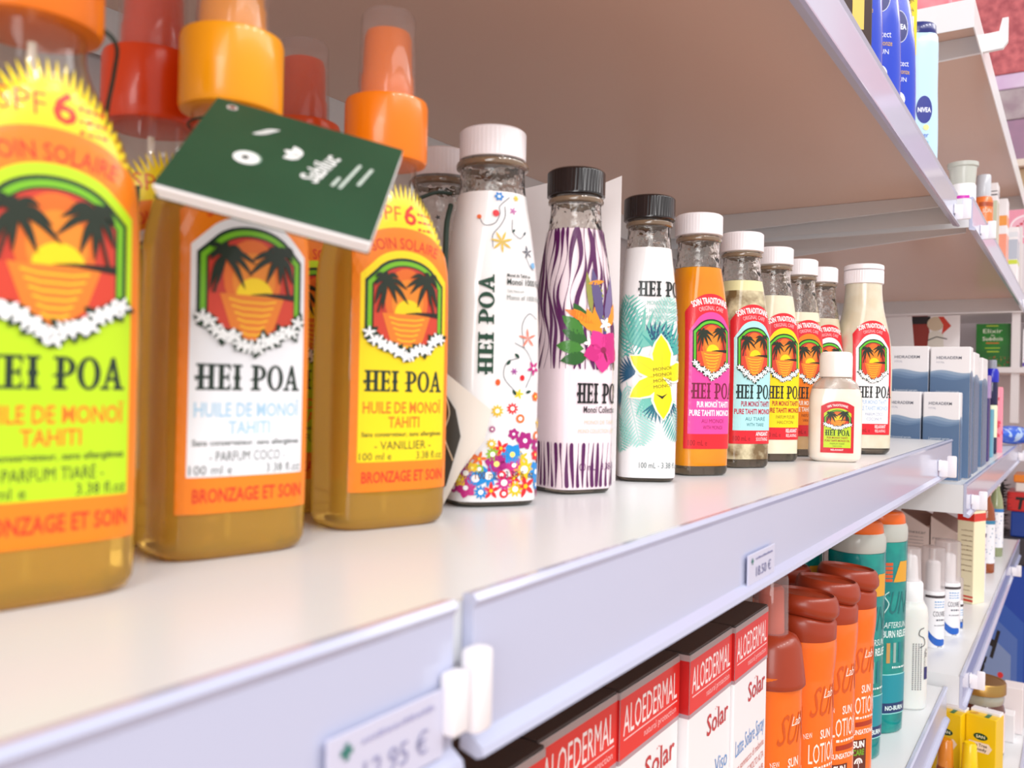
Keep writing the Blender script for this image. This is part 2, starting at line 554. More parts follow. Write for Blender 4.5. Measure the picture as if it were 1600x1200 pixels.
# ------------------------------------------------------------------ setting
def struct(o):
    o['kind'] = 'structure'
    return o
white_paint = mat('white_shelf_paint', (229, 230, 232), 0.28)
under_shade = mat('shade_tinted_underside', (222, 187, 168), 0.24)  # white shelf metal; its warm shade from below is put into this colour
wall_paint = mat('gondola_back_paint', (214, 204, 204), 0.4)
floor_m = mat('shop_floor_tile', (214, 176, 150), 0.35, noise=((200, 160, 134), 2.0, 3, .4, .6))
struct(MB().box(-3, 6, -3, 3, -1.25, -1.2).build('floor', floor_m, None, False))
struct(MB().box(-1.2, 2.14, .468, .48, -1.19, 1.0).build('wall_back', wall_paint, None, False))
struct(MB().box(3.2, 3.25, -2.5, 1.5, -1.2, 2.2).build('wall_far', mat('far_wall_paint', (226, 214, 214), 0.6), None, False))
for zz in (.2505,):
    struct(MB().box(-1.0, 1.0, .462, .4675, zz - .010, zz).build('trim_1', mat('dark_slot', (40, 32, 30), .6), None, False))
# slotted post between the two units
struct(MB().box(1.0, 1.018, .44, .466, -.9, .9).build('trim_2', wall_paint, None, False))

rail_m = mat('price_rail_plastic', (190, 194, 219), 0.22, coat=0.4)
clip_m = mat('white_clip_plastic', (238, 234, 238), 0.35)
shelf_wht = white_paint

def shelf(label, x0, x1, yf, z, rails, group=None, yb=.46, lip=.030, clips=(), arm=None):
    t = thing('shelf', label, 'shelf', (x0, yf, z), 0, group)
    L, D = x1 - x0, yb - yf
    MB().box(0, L, .0012, D, -.0010, 0).box(0, L, 0.0, .0012, -lip, 0).box(0, L, D - .0012, D, -lip, -.001).box(0, .0012, .0012, D - .0012, -lip, -.001).box(L - .0012, L, .0012, D - .0012, -lip, -.001).build('shelf_panel', shelf_wht, t, False)
    MB().box(.0014, L - .0014, .0014, D - .0014, -.0022, -.0012).build('underside', under_shade, t, False)
    for a, b in rails:
        pr = [(-.0002, .0015), (-.0030, .0018), (-.0042, .0004), (-.0030, -.0016), (-.0032, -.0290), (-.0062, -.0312), (-.0066, -.0330), (-.0048, -.0338), (-.0002, -.0325)]
        r = MB().prism_x(pr, a - x0, b - x0).build('price_rail', rail_m, t, False)
    for c in clips:
        if c > .5:
            q = c - x0
            MB().rbox(q - .0016, q + .0016, -.0185, -.0102, -.0300, -.0095, .0014).rbox(q - .0016, q + .0016, -.0120, -.0034, -.0300, -.0140, .0014).rbox(q - .006, q + .006, -.0050, -.0032, -.024, -.0140, .0008).build('rail_clip', clip_m, t)
            continue
        MB().rbox(c - x0 - .0062, c - x0 - .0004, -.0075, -.0034, -.0250, -.0120, .0010).rbox(c - x0 + .0006, c - x0 + .0070, -.0085, -.0034, -.0265, -.0085, .0014).rbox(c - x0 - .001, c - x0 + .003, -.0060, -.0034, -.025, -.013, .0008).build('rail_clip', clip_m, t)
    if arm:
        xa, h0, h1 = arm
        v = []
        for x in (xa - x0, xa - x0 + .004):
            v += [(x, .012, -.0024), (x, D, -.0024), (x, D, -.0024 - h1), (x, .012, -.0024 - h0)]
        MB().add(v, [(0, 1, 2, 3), (7, 6, 5, 4), (0, 4, 5, 1), (1, 5, 6, 2), (2, 6, 7, 3), (3, 7, 4, 0)]).build('bracket_arm', shelf_wht, t, False)
    return t

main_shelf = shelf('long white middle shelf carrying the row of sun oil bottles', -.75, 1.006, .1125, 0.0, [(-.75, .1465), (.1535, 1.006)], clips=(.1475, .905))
top_shelf = shelf('white shelf overhead whose shade-tinted underside fills the top of the photo', -.75, 1.004, .1125, .2565, [(-.75, .15), (.1535, 1.004)], clips=(.985,), arm=(.986, .012, .024))
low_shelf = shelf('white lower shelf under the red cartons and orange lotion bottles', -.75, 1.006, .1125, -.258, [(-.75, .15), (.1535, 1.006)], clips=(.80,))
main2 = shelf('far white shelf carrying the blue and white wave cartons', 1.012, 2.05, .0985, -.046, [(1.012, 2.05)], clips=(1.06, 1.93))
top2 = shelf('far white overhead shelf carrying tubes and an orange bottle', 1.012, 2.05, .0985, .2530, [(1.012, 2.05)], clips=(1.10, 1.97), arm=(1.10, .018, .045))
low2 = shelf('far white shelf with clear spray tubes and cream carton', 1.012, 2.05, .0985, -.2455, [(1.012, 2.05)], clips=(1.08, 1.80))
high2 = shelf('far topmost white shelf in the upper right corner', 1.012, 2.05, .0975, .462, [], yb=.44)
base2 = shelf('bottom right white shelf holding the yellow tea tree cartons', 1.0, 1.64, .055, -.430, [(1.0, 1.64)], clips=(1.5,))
# support arm with an upturned hook end under the topmost shelf
ah = MB()
ah.prism_x([(.44, .4595), (.092, .4595), (.082, .4600), (.079, .474), (.073, .474), (.073, .447), (.078, .440), (.30, .432), (.44, .430)], 1.112, 1.118)
tag(ah.build('bracket_arm', shelf_wht, None, False), 'white bracket arm with upturned hook end under topmost far shelf', 'bracket')

# ------------------------------------------------------------------ bottles of the oil range
glass_m = mat('clear_bottle_glass', (250, 248, 244), .02, trans=1.0, ior=1.42)
_n = glass_m.node_tree
_tc, _no, _bp = _n.nodes.new('ShaderNodeTexCoord'), _n.nodes.new('ShaderNodeTexNoise'), _n.nodes.new('ShaderNodeBump')
_no.inputs['Scale'].default_value = 160; _bp.inputs['Strength'].default_value = .35; _bp.inputs['Distance'].default_value = .003
_n.links.new(_tc.outputs['Object'], _no.inputs['Vector']); _n.links.new(_no.outputs['Fac'], _bp.inputs['Height']); _n.links.new(_bp.outputs[0], _n.nodes['Principled BSDF'].inputs['Normal'])
pet_m = clear_mat('clear_bottle_plastic', (254, 251, 246), (236, 224, 208))
cap_clear = clear_mat('clear_cap_plastic', (253, 250, 249), (244, 238, 236), gl=1.0, rough=.06, milk=.17)
frost_cap = clear_mat('frosted_clear_cap_plastic', (253, 251, 251), (244, 242, 242), gl=.7, rough=.12, milk=.34)
oil_m = bpy.data.materials.new('amber_oil')
oil_m.use_nodes = True
_n = oil_m.node_tree
_n.nodes.remove(_n.nodes['Principled BSDF'])
_g = _n.nodes.new('ShaderNodeBsdfRefraction'); _g.inputs['Color'].default_value = (*lin((255, 230, 160)), 1); _g.inputs['IOR'].default_value = 1.25; _g.inputs['Roughness'].default_value = .03
_d = _n.nodes.new('ShaderNodeBsdfDiffuse'); _d.inputs['Color'].default_value = (*lin((255, 200, 84)), 1)
_t = _n.nodes.new('ShaderNodeBsdfTranslucent'); _t.inputs['Color'].default_value = (*lin((255, 212, 108)), 1)
_s = _n.nodes.new('ShaderNodeBsdfGlossy'); _s.inputs['Roughness'].default_value = .04
_f = _n.nodes.new('ShaderNodeFresnel'); _f.inputs['IOR'].default_value = 1.45
_m = [_n.nodes.new('ShaderNodeMixShader') for _ in range(3)]
_m[0].inputs[0].default_value, _m[1].inputs[0].default_value = .6, .68      # added diffuse share brightens the oil in place of refracted light
_n.links.new(_d.outputs[0], _m[0].inputs[1]); _n.links.new(_t.outputs[0], _m[0].inputs[2])
_n.links.new(_g.outputs[0], _m[1].inputs[1]); _n.links.new(_m[0].outputs[0], _m[1].inputs[2])
_n.links.new(_f.outputs[0], _m[2].inputs[0]); _n.links.new(_m[1].outputs[0], _m[2].inputs[1]); _n.links.new(_s.outputs[0], _m[2].inputs[2])
_n.links.new(_m[2].outputs[0], _n.nodes['Material Output'].inputs['Surface'])

SPRAY = Body([(0, .0184, .0118, 4), (.0012, .0202, .0134, 4), (.004, .0212, .0144, 4), (.05, .0215, .0147, 4), (.082, .0212, .0146, 3.8), (.094, .0194, .0137, 3.2), (.105, .0152, .0124, 2.5), (.112, .0116, .0110, 2.1), (.117, .0105, .0105, 2), (.1215, .0105, .0105, 2)])

def spray_label(bg, sub, scent, seed, txt=(28, 46, 34), glow=None):
    A = Art()
    org = (243, 130, 14)
    red = (222, 52, 24)
    rnd = random.Random(seed)
    # sunburst dome above the frame
    n = 30
    pts = []
    for i in range(2 * n + 1):
        a = PI * i / (2 * n)
        r = 1.0 if i % 2 else .78
        pts.append((16.8 * r * math.cos(a), 88 + 25 * r * math.sin(a)))
    A.poly(pts, (250, 222, 14), 0)
    A.text('SPF', -5.5, 100, 5.0, red, 1, wmax=8, bold=-.01)
    A.text('6', 1.8, 99.5, 6.4, red, 1, bold=.02)
    for k in range(3):
        dash_text(A, 4.4, 10.5 - k * .3, 103 - k * 2.6, 1.0, red, 1, rnd)
    # frame
    A.poly(arch(-17, 17, 12.5, 98, .22), org, 2)
    A.text('SOIN SOLAIRE', 0, 0, 3.6, red, 3, arc=(0, 57.5, 33.5), wmax=22, bold=.01)
    A.poly(arch(-14.6, 14.6, 22, 90.5, .3), bg, 3)
    A.text('BRONZAGE ET SOIN', .8, 15.4, 3.5, red, 3, wmax=28, bold=.02)
    sunset(A, 0, 53.5, 26.5, 34.5, 4, seed=seed)
    A.text('HEI POA', 0, 44.5, 6.8, txt, 4, wmax=26.5, font='slab')
    A.text('HUILE DE MONOÏ', 0, 37.6, 3.6, sub, 4, wmax=26.5, bold=.02)
    A.text('TAHITI', 0, 33.0, 3.4, sub, 4, wmax=10.5, bold=.02)
    A.text('Sans conservateur, sans allergènes', 0, 30.1, 1.5, txt, 4, wmax=27, bold=.015)
    A.text('- ' + scent + ' -', 0, 25.9, 2.7, txt, 4, wmax=19)
    A.text('100 ml e', -14, 22.6, 2.4, txt, 4, 'l', wmax=10)
    A.text('3.38 fl.oz', 14, 22.6, 2.4, txt, 4, 'r', wmax=9.5)
    return A

def spray_bottle(label, loc, rz, capcol, A, group='orange capped sun oil sprays', scale=1.0):
    t = thing('spray_bottle', label, 'spray bottle', loc, rz, group)
    SPRAY.mesh('bottle', pet_m, t, z0=.1006, steps=16, cap0=False)
    SPRAY.mesh('liquid', oil_m, t, z1=.1004, steps=34)
    c = mat('orange_plastic_%d_%d_%d' % capcol, capcol, .3, coat=.3)
    MB().lathe([(.0125, .1212), (.0135, .1214), (.0140, .1226), (.0140, .1405), (.0136, .1419), (.0112, .1426), (.0100, .1426)], 64, cap1=False).build('collar', c, t)
    MB().lathe([(.0090, .1424), (.0089, .1505), (.0084, .1515), (.0080, .1635), (.0074, .1655), (.0030, .1664)], 40).build('pump_head', c, t)
    MB().lathe([(.0100, .1420), (.0098, .1450), (.0091, .1705), (.0084, .1718), (.0060, .1722)], 48, cap0=False).build('clear_cap', cap_clear, t)
    fm = SPRAY.mapper()
    A.build('label', lambda u, v, l: fm(u * 1.1, v, l), t, label='arched paper label with palms before a sunset')
    B = Art()
    B.poly(arch(-15, 15, 14, 96, .22), (250, 196, 110), 0)
    B.rect(-12, 12, 24, 60, (236, 160, 70), 1)
    B.build('back_label', SPRAY.mapper(PI / 2), t)
    MB().lathe([(.0010, .004), (.0010, .1188)], 10).build('dip_tube', mat('dip_tube_plastic', (244, 238, 226), .3), t)
    return t

green = (190, 226, 20); white = (244, 243, 247); yellow = (252, 220, 10)
orange_sub = (240, 120, 22)
spray_bottle('foremost spray bottle at left edge with lime green sunset label', (.0979, .1896, 0), -8, (238, 118, 8), spray_label(green, orange_sub, 'PARFUM TIARÉ', 1))
spray_bottle('spray bottle with white sunset label, under the green booklet', (.1577, .1992, 0), -13, (252, 164, 4), spray_label(white, (176, 212, 236), 'PARFUM COCO', 2))
spray_bottle('spray bottle with yellow sunset label, third orange cap along the front', (.2207, .1980, 0), -17, (250, 128, 4), spray_label(yellow, orange_sub, 'VANILLIER', 3))
spray_bottle('red-orange capped spray bottle in back row behind the two foremost bottles', (.155, .2318, 0), -8, (226, 66, 10), spray_label(white, orange_sub, 'PARFUM TIARÉ', 4))
spray_bottle('spray bottle in back row, only its clear cap showing above green booklet', (.2238, .2423, 0), -14, (232, 84, 24), spray_label(green, orange_sub, 'PARFUM TIARÉ', 5))

# ---- square glass bottles
def tlevels(k=1.0, j=1.0):
    L = [(0, .0136, .0136, 4), (.0010, .0148, .0148, 4), (.0035, .0155, .0155, 4), (.06, .0156, .0156, 4), (.082, .0153, .0153, 3.6), (.097, .0146, .0146, 3.0), (.110, .0136, .0136, 2.5), (.120, .0125, .0125, 2.2), (.130, .0117, .0117, 2), (.1345, .0115, .0115, 2), (.1355, .0121, .0121, 2), (.1372, .0121, .0121, 2), (.1385, .0113, .0113, 2), (.142, .0113, .0113, 2)]
    return [(z * j, a * k, b * k, n) for z, a, b, n in L]
TB = Body(tlevels(1.0, .965))
PB = Body(tlevels(.95, .97))
FB = Body(tlevels(1.14, .995))

def screw_cap(t, m, k=1.0, z=.1385, h=.0125, r=.0133, j=1.0):
    MB().lathe([(r * k - .0006, z * j), (r * k, z * j + .0004), (r * k, z * j + .0012), (r * k, z * j + .0014, True), (r * k, (z + h) * j - .0012, True), (r * k - .0002, (z + h) * j - .0008), (r * k - .0012, (z + h) * j), (r * k - .003, (z + h) * j + .0001)], 192, ribs=48, depth=.00014).build('screw_cap', m, t)

def neck_ring(t, j, k=1.0):
    MB().lathe([(.0114 * k, .1348 * j), (.0126 * k, .1354 * j), (.0128 * k, .1364 * j), (.0125 * k, .1374 * j), (.0114 * k, .1378 * j)], 56, cap0=False, cap1=False).build('neck_ring', mat('amber_tinted_glass_ring', (150, 124, 98), .06, coat=.8, trans=.4), t)
white_cap = mat('white_cap_plastic', (250, 243, 246), .32, coat=.2)
black_cap = mat('black_cap_plastic', (26, 20, 22), .22, coat=.5)
base_glass = mat('thick_glass_base', (150, 138, 120), .05, trans=.85, ior=1.45)

def trad_label(bg, name_c, l1, l2, small, band1, band2, seed, scent1, scent2):
    A = Art()
    red = (222, 30, 44)
    A.poly(arch(-15.5, 15.5, 15.5, 104, .34), red, 0)
    A.text('SOIN TRADITIONNEL', 0, 0, 3.4, (255, 250, 250), 1, arc=(0, 74, 24.4), wmax=22, bold=.03)
    A.text('ORIGINAL CARE', 0, 0, 2.5, (255, 190, 195), 1, arc=(0, 74, 20.6), wmax=14.5)
    A.poly(arch(-13.2, 13.2, 24.0, 93.5, .42), bg, 1)
    sunset(A, 0, 54.5, 22.5, 35, 2, seed=seed, rim=(16, 50, 28), line=(96, 196, 40))
    A.text('HEI POA', 2.0, 44.0, 9.0, name_c, 2, wmax=27.5, font='slab')
    A.text('PUR MONOÏ TAHITI', 1.6, 39.2, 3.2, l1, 2, wmax=20, bold=.03)
    A.text('PURE TAHITI MONOI', 0, 34.4, 3.2, l2, 2, wmax=25, bold=.03)
    A.text(scent1, 1.5, 30.2, 2.3, small, 2, wmax=14)
    A.text(scent2, 1.5, 26.6, 2.2, small, 2, wmax=12)
    A.text('100 mL e', -12.8, 17.4, 3.2, (150, 14, 26), 1, 'l', wmax=11)
    A.text(band1, 6.6, 20.6, 2.5, (255, 240, 240), 1, wmax=9, bold=.02)
    A.text(band2, 6.6, 17.4, 2.2, (255, 240, 240), 1, wmax=8.5)
    return A

def monoi_bottle(label, loc, rz, liq, lvl, A, group='white capped monoi oil bottles', extra=None):
    t = thing('oil_bottle', label, 'bottle', loc, rz, group)
    top = (extra[2] if extra else lvl) * .965
    TB.neck('bottle', glass_m, t, top + .0002, .1400 * .965)
    TB.mesh('liquid', liq, t, z0=.0055, z1=lvl * .965, steps=30)
    if extra:
        TB.mesh('settled_oil', extra[0], t, z0=extra[1] * .965, z1=extra[2] * .965, steps=12)
    TB.mesh('glass_base', base_glass, t, z0=0, z1=.0054, steps=4)
    screw_cap(t, white_cap, j=.965)
    fm = TB.mapper()
    neck_ring(t, .965)
    A.build('label', lambda u, v, l: fm(u, v * .965, l), t, maxlen=1.8, label='red framed label with palms before a sunset')
    return t

blk = (30, 34, 30)
milk = lambda nm, c, c2: mat(nm, c, .15, coat=.6, sss=.25, noise=(c2, 55, 3, .35, .65))
monoi_bottle('square bottle of mango orange oil with pink sunset label', (.4665, .1815, 0), -37, mat('mango_oil', (240, 160, 16), .1, coat=.6, sss=.2, noise=((226, 126, 8), 22, 2, .3, .75)), .1195,
             trad_label((236, 72, 158), (120, 24, 60), (255, 240, 246), (255, 240, 246), (150, 20, 90), '', '', 11, 'AU MONOÏ', 'WITH MONOI'))
monoi_bottle('bottle of mottled clear oil with pale blue sunset label', (.5328, .1786, 0), -38, mat('mottled_oil', (226, 214, 176), .08, coat=.6, noise=((120, 96, 62), 75, 4, .42, .62)), .113,
             trad_label((176, 228, 232), (20, 40, 40), (170, 30, 70), (190, 20, 60), (40, 110, 120), 'APAISANT', 'SOOTHING', 12, 'AU TIARÉ', 'WITH TIARE'),
             extra=(mat('pale_oil_layer', (236, 230, 176), .1, coat=.6), .113, .1195))
monoi_bottle('bottle of cream white oil with yellow sunset label', (.5972, .1778, 0), -41, milk('cream_oil', (240, 234, 210), (232, 222, 194)), .1165,
             trad_label((250, 218, 6), blk, (180, 40, 40), (180, 30, 30), (120, 90, 20), 'RELAXANT', 'RELAXING', 13, 'PARFUM FLEURI', 'HALCYON'))
monoi_bottle('bottle of oil with cream top layer and orange sunset label', (.6594, .1767, 0), -43, milk('amber_cream_oil', (214, 180, 130), (200, 160, 108)), .103,
             trad_label((244, 128, 18), blk, (255, 240, 225), (255, 240, 225), (110, 40, 10), 'RELAXANT', 'RELAXING', 14, 'PARFUM VANILLE', 'VANILLA OIL'),
             extra=(mat('cream_layer', (236, 226, 200), .15, coat=.6), .103, .110))
monoi_bottle('bottle of pale oil half hidden behind the small white capped flask', (.7074, .1731, 0), -45, milk('pale_cream_oil', (226, 216, 190), (212, 200, 170)), .109,
             trad_label((246, 244, 248), blk, (150, 180, 214), (150, 180, 214), (130, 150, 180), 'RELAXANT', 'RELAXING', 15, 'PARFUM COCO', 'COCONUT'))

# ---- printed sleeves
sleeve_white = mat('white_sleeve', (246, 243, 243), .18, coat=.6)
def sleeve_bottle(label, loc, rz, capm, body, j, k, sl_top, A, group, name='oil_bottle', sleeve=None, du=0):
    t = thing(name, label, 'bottle', loc, rz, group)
    body.neck('bottle', glass_m, t, sl_top - .002, .1400 * j)
    body.mesh('sleeve', sleeve or sleeve_white, t, z0=.0022, z1=sl_top, off=.0002, steps=40, cap0=False, cap1=False)
    body.mesh('glass_base', base_glass, t, z0=0, z1=.0030, steps=4)
    screw_cap(t, capm, k, j=j)
    neck_ring(t, j, k * body.fa(.1365 * j) / TB.fa(.1365 * .965))
    if A:
        fm = body.mapper(base=.0005)
        A.build('print', lambda u, v, l: fm(u + du, v * .97, l), t, maxlen=1.8)
    return t

def flower_art():
    A = Art(); rnd = random.Random(5)
    cols = [(240, 196, 10), (228, 30, 40), (20, 140, 214), (170, 20, 120), (238, 110, 30), (250, 214, 20), (200, 40, 130), (150, 190, 30)]
    pts = []
    for i in range(520):
        u, v = rnd.uniform(-30, 34), 5 + abs(rnd.gauss(0, 16))
        if v > 48: continue
        r = rnd.uniform(2.4, 5.0) * (1 if v < 24 + .35 * u else .55)
        if any(math.hypot(u - a, v - b) < (r + q) * (.52 if v < 24 + .35 * u else 1.0) for a, b, q in pts) or v - r < 2.6: continue
        pts.append((u, v, r))
        c = rnd.choice(cols)
        kind = rnd.random()
        if kind < .35: A.flower(u, v, r, rnd.choice([5, 6]), c, 1, .8, rnd.uniform(0, 2), rnd.choice([(255, 255, 255), (255, 240, 120)]), .24)
        elif kind < .6: A.flower(u, v, r, 10, c, 1, .32, rnd.uniform(0, 2), (255, 250, 240), .35)
        elif kind < .75:
            A.ell(u, v, r * .7, r * .7, c, 1, 16); A.ell(u, v, r * .35, r * .35, (255, 240, 240), 2, 10)
        else: A.flower(u, v, r, 5, c, 1, .4, rnd.uniform(0, 2), cols[0], .2)
    A.text('HEI POA', -4.5, 73.0, 6.0, (20, 66, 44), 2, 'c', wmax=40, font='slab', rot=PI / 2)
    A.text('Monoï de Tahiti au', 0.6, 92.5, 1.3, (40, 50, 46), 2, 'l', wmax=10, bold=.02)
    A.text('Monoï 1000 Fleurs', 0.6, 89.3, 2.5, (30, 46, 40), 2, 'l', wmax=19, bold=.01)
    A.text('Tahiti Monoi with', 0.6, 86.2, 1.2, (140, 150, 146), 2, 'l', wmax=7)
    A.text('Monoi of 1000 Flowers', 0.6, 83.2, 2.0, (110, 120, 116), 2, 'l', wmax=19)
    A.text('100 mL - 3.38 fl. oz', 1.5, 11.5, 3.0, (90, 50, 30), 3, wmax=24)
    ln = (70, 80, 96)
    # curled stems and small blossoms, low and high
    for ctrl in ([(5, 46), (0, 52), (1, 58), (6, 60)], [(9, 48), (12, 56), (9, 63), (4, 66)], [(8, 64), (7, 73), (10, 78), (14, 76)]):
        A.line(curve_pts(ctrl, 6), .25, ln, 1)
    A.flower(9.5, 68, 4.2, 5, (226, 132, 110), 2, .22, .4)
    A.flower(12.5, 56, 3.2, 5, (200, 30, 130), 2, .4, .9, (255, 255, 255), .2)
    for u, v, q in ((1, 57, 1), (6, 60, 2.4), (9, 46, .3), (5, 45, 2.2)):
        A.leaf(u, v, 2.6, 1.3, q, (24, 66, 50), 2)
    A.ell(-2.5, 50, 1.0, 1.3, (236, 90, 30), 2, 12); A.ell(7.4, 52, 1.0, 1.2, (220, 30, 40), 2, 12); A.flower(4, 54.5, 1.6, 6, (160, 40, 150), 2, .3)
    A.line(curve_pts([(-10, 116), (-8, 113), (-4, 114), (-2, 118), (-2, 121), (2, 125)], 6), .25, ln, 1)
    A.line(curve_pts([(-5, 104), (-5, 109), (-2, 113), (0, 117), (0, 121)], 6), .25, ln, 1)
    A.line(curve_pts([(3, 116), (3, 111), (6, 108.5), (8, 110)], 6), .25, ln, 1)
    A.line(curve_pts([(9, 106), (9, 101), (11, 97), (13, 96)], 6), .25, ln, 1)
    A.ell(-10, 116.4, .9, .9, (236, 110, 60), 2, 12); A.ell(-3.6, 118, 1.3, 1.4, (220, 40, 50), 2, 12)
    A.flower(-2.2, 125, 2.0, 6, (40, 130, 210), 2, .6, 0, (220, 236, 250), .35)
    A.flower(-1.5, 106.5, 4.6, 7, (226, 190, 70), 2, .2, .3)
    A.flower(3.4, 119.5, 1.7, 5, (190, 60, 160), 2, .3); A.flower(9.6, 103, 2.8, 5, (60, 64, 84), 2, .22, .5)
    A.ell(12.6, 98, 1.3, 1.3, (120, 180, 226), 2, 12); A.flower(5, 125, 1.4, 6, (236, 200, 50), 2, .4); A.leaf(8, 110, 2.0, .9, 1, (40, 60, 70), 2); A.leaf(4, 112, 1.8, .9, 4, (40, 70, 60), 2)
    return A

def zebra_art():
    A = Art(); rnd = random.Random(9)
    pur = (88, 18, 84)
    v0 = 3.2
    def band(vlo, vhi, n, wob, seed, w0=1.0):
        r2 = random.Random(seed)
        for i in range(n):
            u = -31 + 62 * i / n + r2.uniform(-.3, .3)
            pts, ws = [], []
            m = 26
            p1, p2 = r2.uniform(0, 6), r2.uniform(0, 6)
            for k in range(m + 1):
                f = k / m
                v = vlo + (vhi - vlo) * f
                du = wob * (math.sin(.10 * v + .25 * i) + .45 * math.sin(.21 * v + p1))
                sq = 1.0 - .28 * max(0, (v - 82) / 40)
                pts.append(((u + du) * sq, v))
                ws.append(max(.22, w0 * (.85 + .75 * math.sin(.13 * v + p2)) * (1.0 if .03 < f < .97 else .5)))
            A.line(pts, ws, pur, 1)
    band(57, 122, 21, 2.4, 3, 1.35)
    band(v0, 23.5, 24, .5, 4, 1.1)
    # bouquet
    for k in range(5):
        A.leaf(1 - 2 * (k % 2), 63 + 3.2 * k, 13, 6, PI - .3 * k + .2, (64, 128, 44) if k % 2 else (40, 96, 34), 3)
    for x, y, a in ((7, 84, 1.5), (8.5, 86, 1.7), (5.5, 82, 1.35), (10, 80, 1.4), (12, 85, 1.55)):
        for q in range(12):
            A.ell(x + q * 1.2 * math.cos(a), y - 6 + q * 1.4 * math.sin(a), .8, .8, (150, 160, 70) if q % 2 else (80, 70, 140), 3, 8)
    for x, y, L, W, a in ((5, 74, 15, 5, 2.4), (6, 72, 14, 5, 2.0), (4, 78, 15, 4, 2.75), (11, 76, 14, 5, 1.1), (7, 70, 16, 5, 1.75)):
        A.leaf(x, y, L, W, a, (244, 150, 24) if W == 5 else (236, 120, 20), 4)
    A.leaf(8, 78, 26, 5, 1.75, (96, 84, 130), 5); A.leaf(10, 78, 24, 4.5, 1.35, (120, 104, 150), 5); A.leaf(3, 82, 20, 3, 1.7, (150, 150, 70), 4); A.leaf(1, 96, 9, 2.2, .2, (236, 150, 40), 5)
    for x, y in ((10, 78), (2, 69), (14, 71), (5, 66)):
        A.flower(x, y, 3.4, 5, (252, 244, 240), 6, .5, x)
    for k in range(5):
        A.leaf(9, 66, 10.5, 8.5, .9 + 2 * PI * k / 5, (222, 50, 140) if k % 2 else (204, 34, 124), 7)
    A.leaf(9, 66, 6, 1.2, -1.2, (120, 20, 60), 8)
    A.ell(9, 66, 1.5, 1.5, (150, 20, 80), 8, 10)
    A.text('HEI POA', 9, 41.5, 9.2, (20, 18, 20), 3, wmax=26, font='slab')
    A.text('Monoï Collection', 9, 37.2, 3.0, (40, 30, 36), 3, wmax=19, bold=.01)
    A.text('MONOÏ DE TAHITI', 9, 32, 1.8, (214, 200, 170), 3, wmax=18)
    A.text('MONOI COLLECTION - BODY', 8, 28, 1.8, (214, 200, 170), 3, wmax=22)
    A.text('100 mL - 3.38 fl. oz', 9.5, 11, 3.2, (96, 30, 96), 3, wmax=25)
    return A

def palm_art():
    A = Art(); rnd = random.Random(21)
    teal = [(116, 196, 180), (70, 168, 160), (30, 110, 130), (160, 214, 204), (24, 84, 118)]
    def frond(x, y, L, a, c, layer, n=14):
        tip = (x + L * math.cos(a), y + L * math.sin(a))
        A.line([(x, y), tip], .35, c, layer)
        for k in range(1, n):
            f = k / n
            px, py = x + L * f * math.cos(a), y + L * f * math.sin(a)
            l = L * .42 * math.sin(PI * (.12 + .85 * f))
            for sgn in (-1, 1):
                A.leaf(px, py, l, L * .028, a + sgn * .8, c, layer)
    def fan(x, y, L, a, c, layer):
        for k in range(11):
            A.leaf(x, y, L * (1 - .04 * abs(k - 5)), L * .085, a + (k - 5) * .21, c, layer)
    frond(-13, 62, 36, 1.45, teal[0], 1); frond(-16, 44, 30, 1.9, teal[1], 1); frond(-4, 62, 34, 1.9, teal[1], 2); fan(-2, 70, 22, 1.5, teal[0], 1)
    frond(6, 72, 26, 1.3, teal[3], 1); fan(9, 66, 20, 1.3, teal[1], 2); fan(-5, 56, 13, 2.6, teal[4], 2); fan(4, 72, 14, .9, teal[4], 2)
    frond(-9, 52, 34, -1.35, teal[3], 1, 18); frond(-20, 40, 26, -1.2, teal[0], 1); fan(-12, 46, 12, 3.4, teal[2], 2); fan(6, 42, 12, -1.4, teal[2], 2)
    frond(10, 46, 26, -1.2, teal[1], 1); frond(14, 60, 28, .4, teal[0], 1); fan(-1, 44, 13, -.8, teal[0], 1); fan(12, 44, 11, -2.0, teal[4], 2); frond(-14, 70, 22, 2.6, teal[3], 1)
    yel, yw = (252, 232, 10), (255, 252, 226)
    for k, (a, L) in enumerate(((1.62, 22), (2.55, 19), (3.75, 19), (4.75, 22), (.35, 17))):
        A.leaf(8.5 - .8 * math.cos(a), 55 - .8 * math.sin(a), L + 1.6, 11.6, a, yw, 4)
        A.leaf(8.5, 55, L, 9.2, a, yel, 5)
        A.line([(8.5, 55), (8.5 + L * .7 * math.cos(a), 55 + L * .7 * math.sin(a))], .4, (238, 206, 30), 6, True)
    for k in range(4):
        A.text('MONOÏ', 8.5 + .1 * k, 58.5 - 3 * k, 1.7, (90, 84, 10), 7, wmax=9, rot=.15)
    A.poly([(5.5, 46), (8.5, 43.5), (11, 46.5), (8.5, 45)], (40, 30, 10), 7)
    A.text('HEI POA', 9.5, 97, 8.0, (24, 30, 28), 3, wmax=27, font='slab')
    A.text('MONOÏ DE TAHITI', 9, 92.5, 2.2, (140, 196, 186), 3, wmax=17)
    A.text('HUILE DE BEAUTÉ', 10, 88.6, 2.2, (140, 196, 186), 3, wmax=17)
    A.text('TIARE TAHITI FLOWERS', 8, 84.8, 2.2, (140, 196, 186), 3, wmax=22)
    A.text('100 mL - 3.38 fl. oz', 9, 7.5, 3.0, (90, 110, 110), 3, wmax=22)
    return A

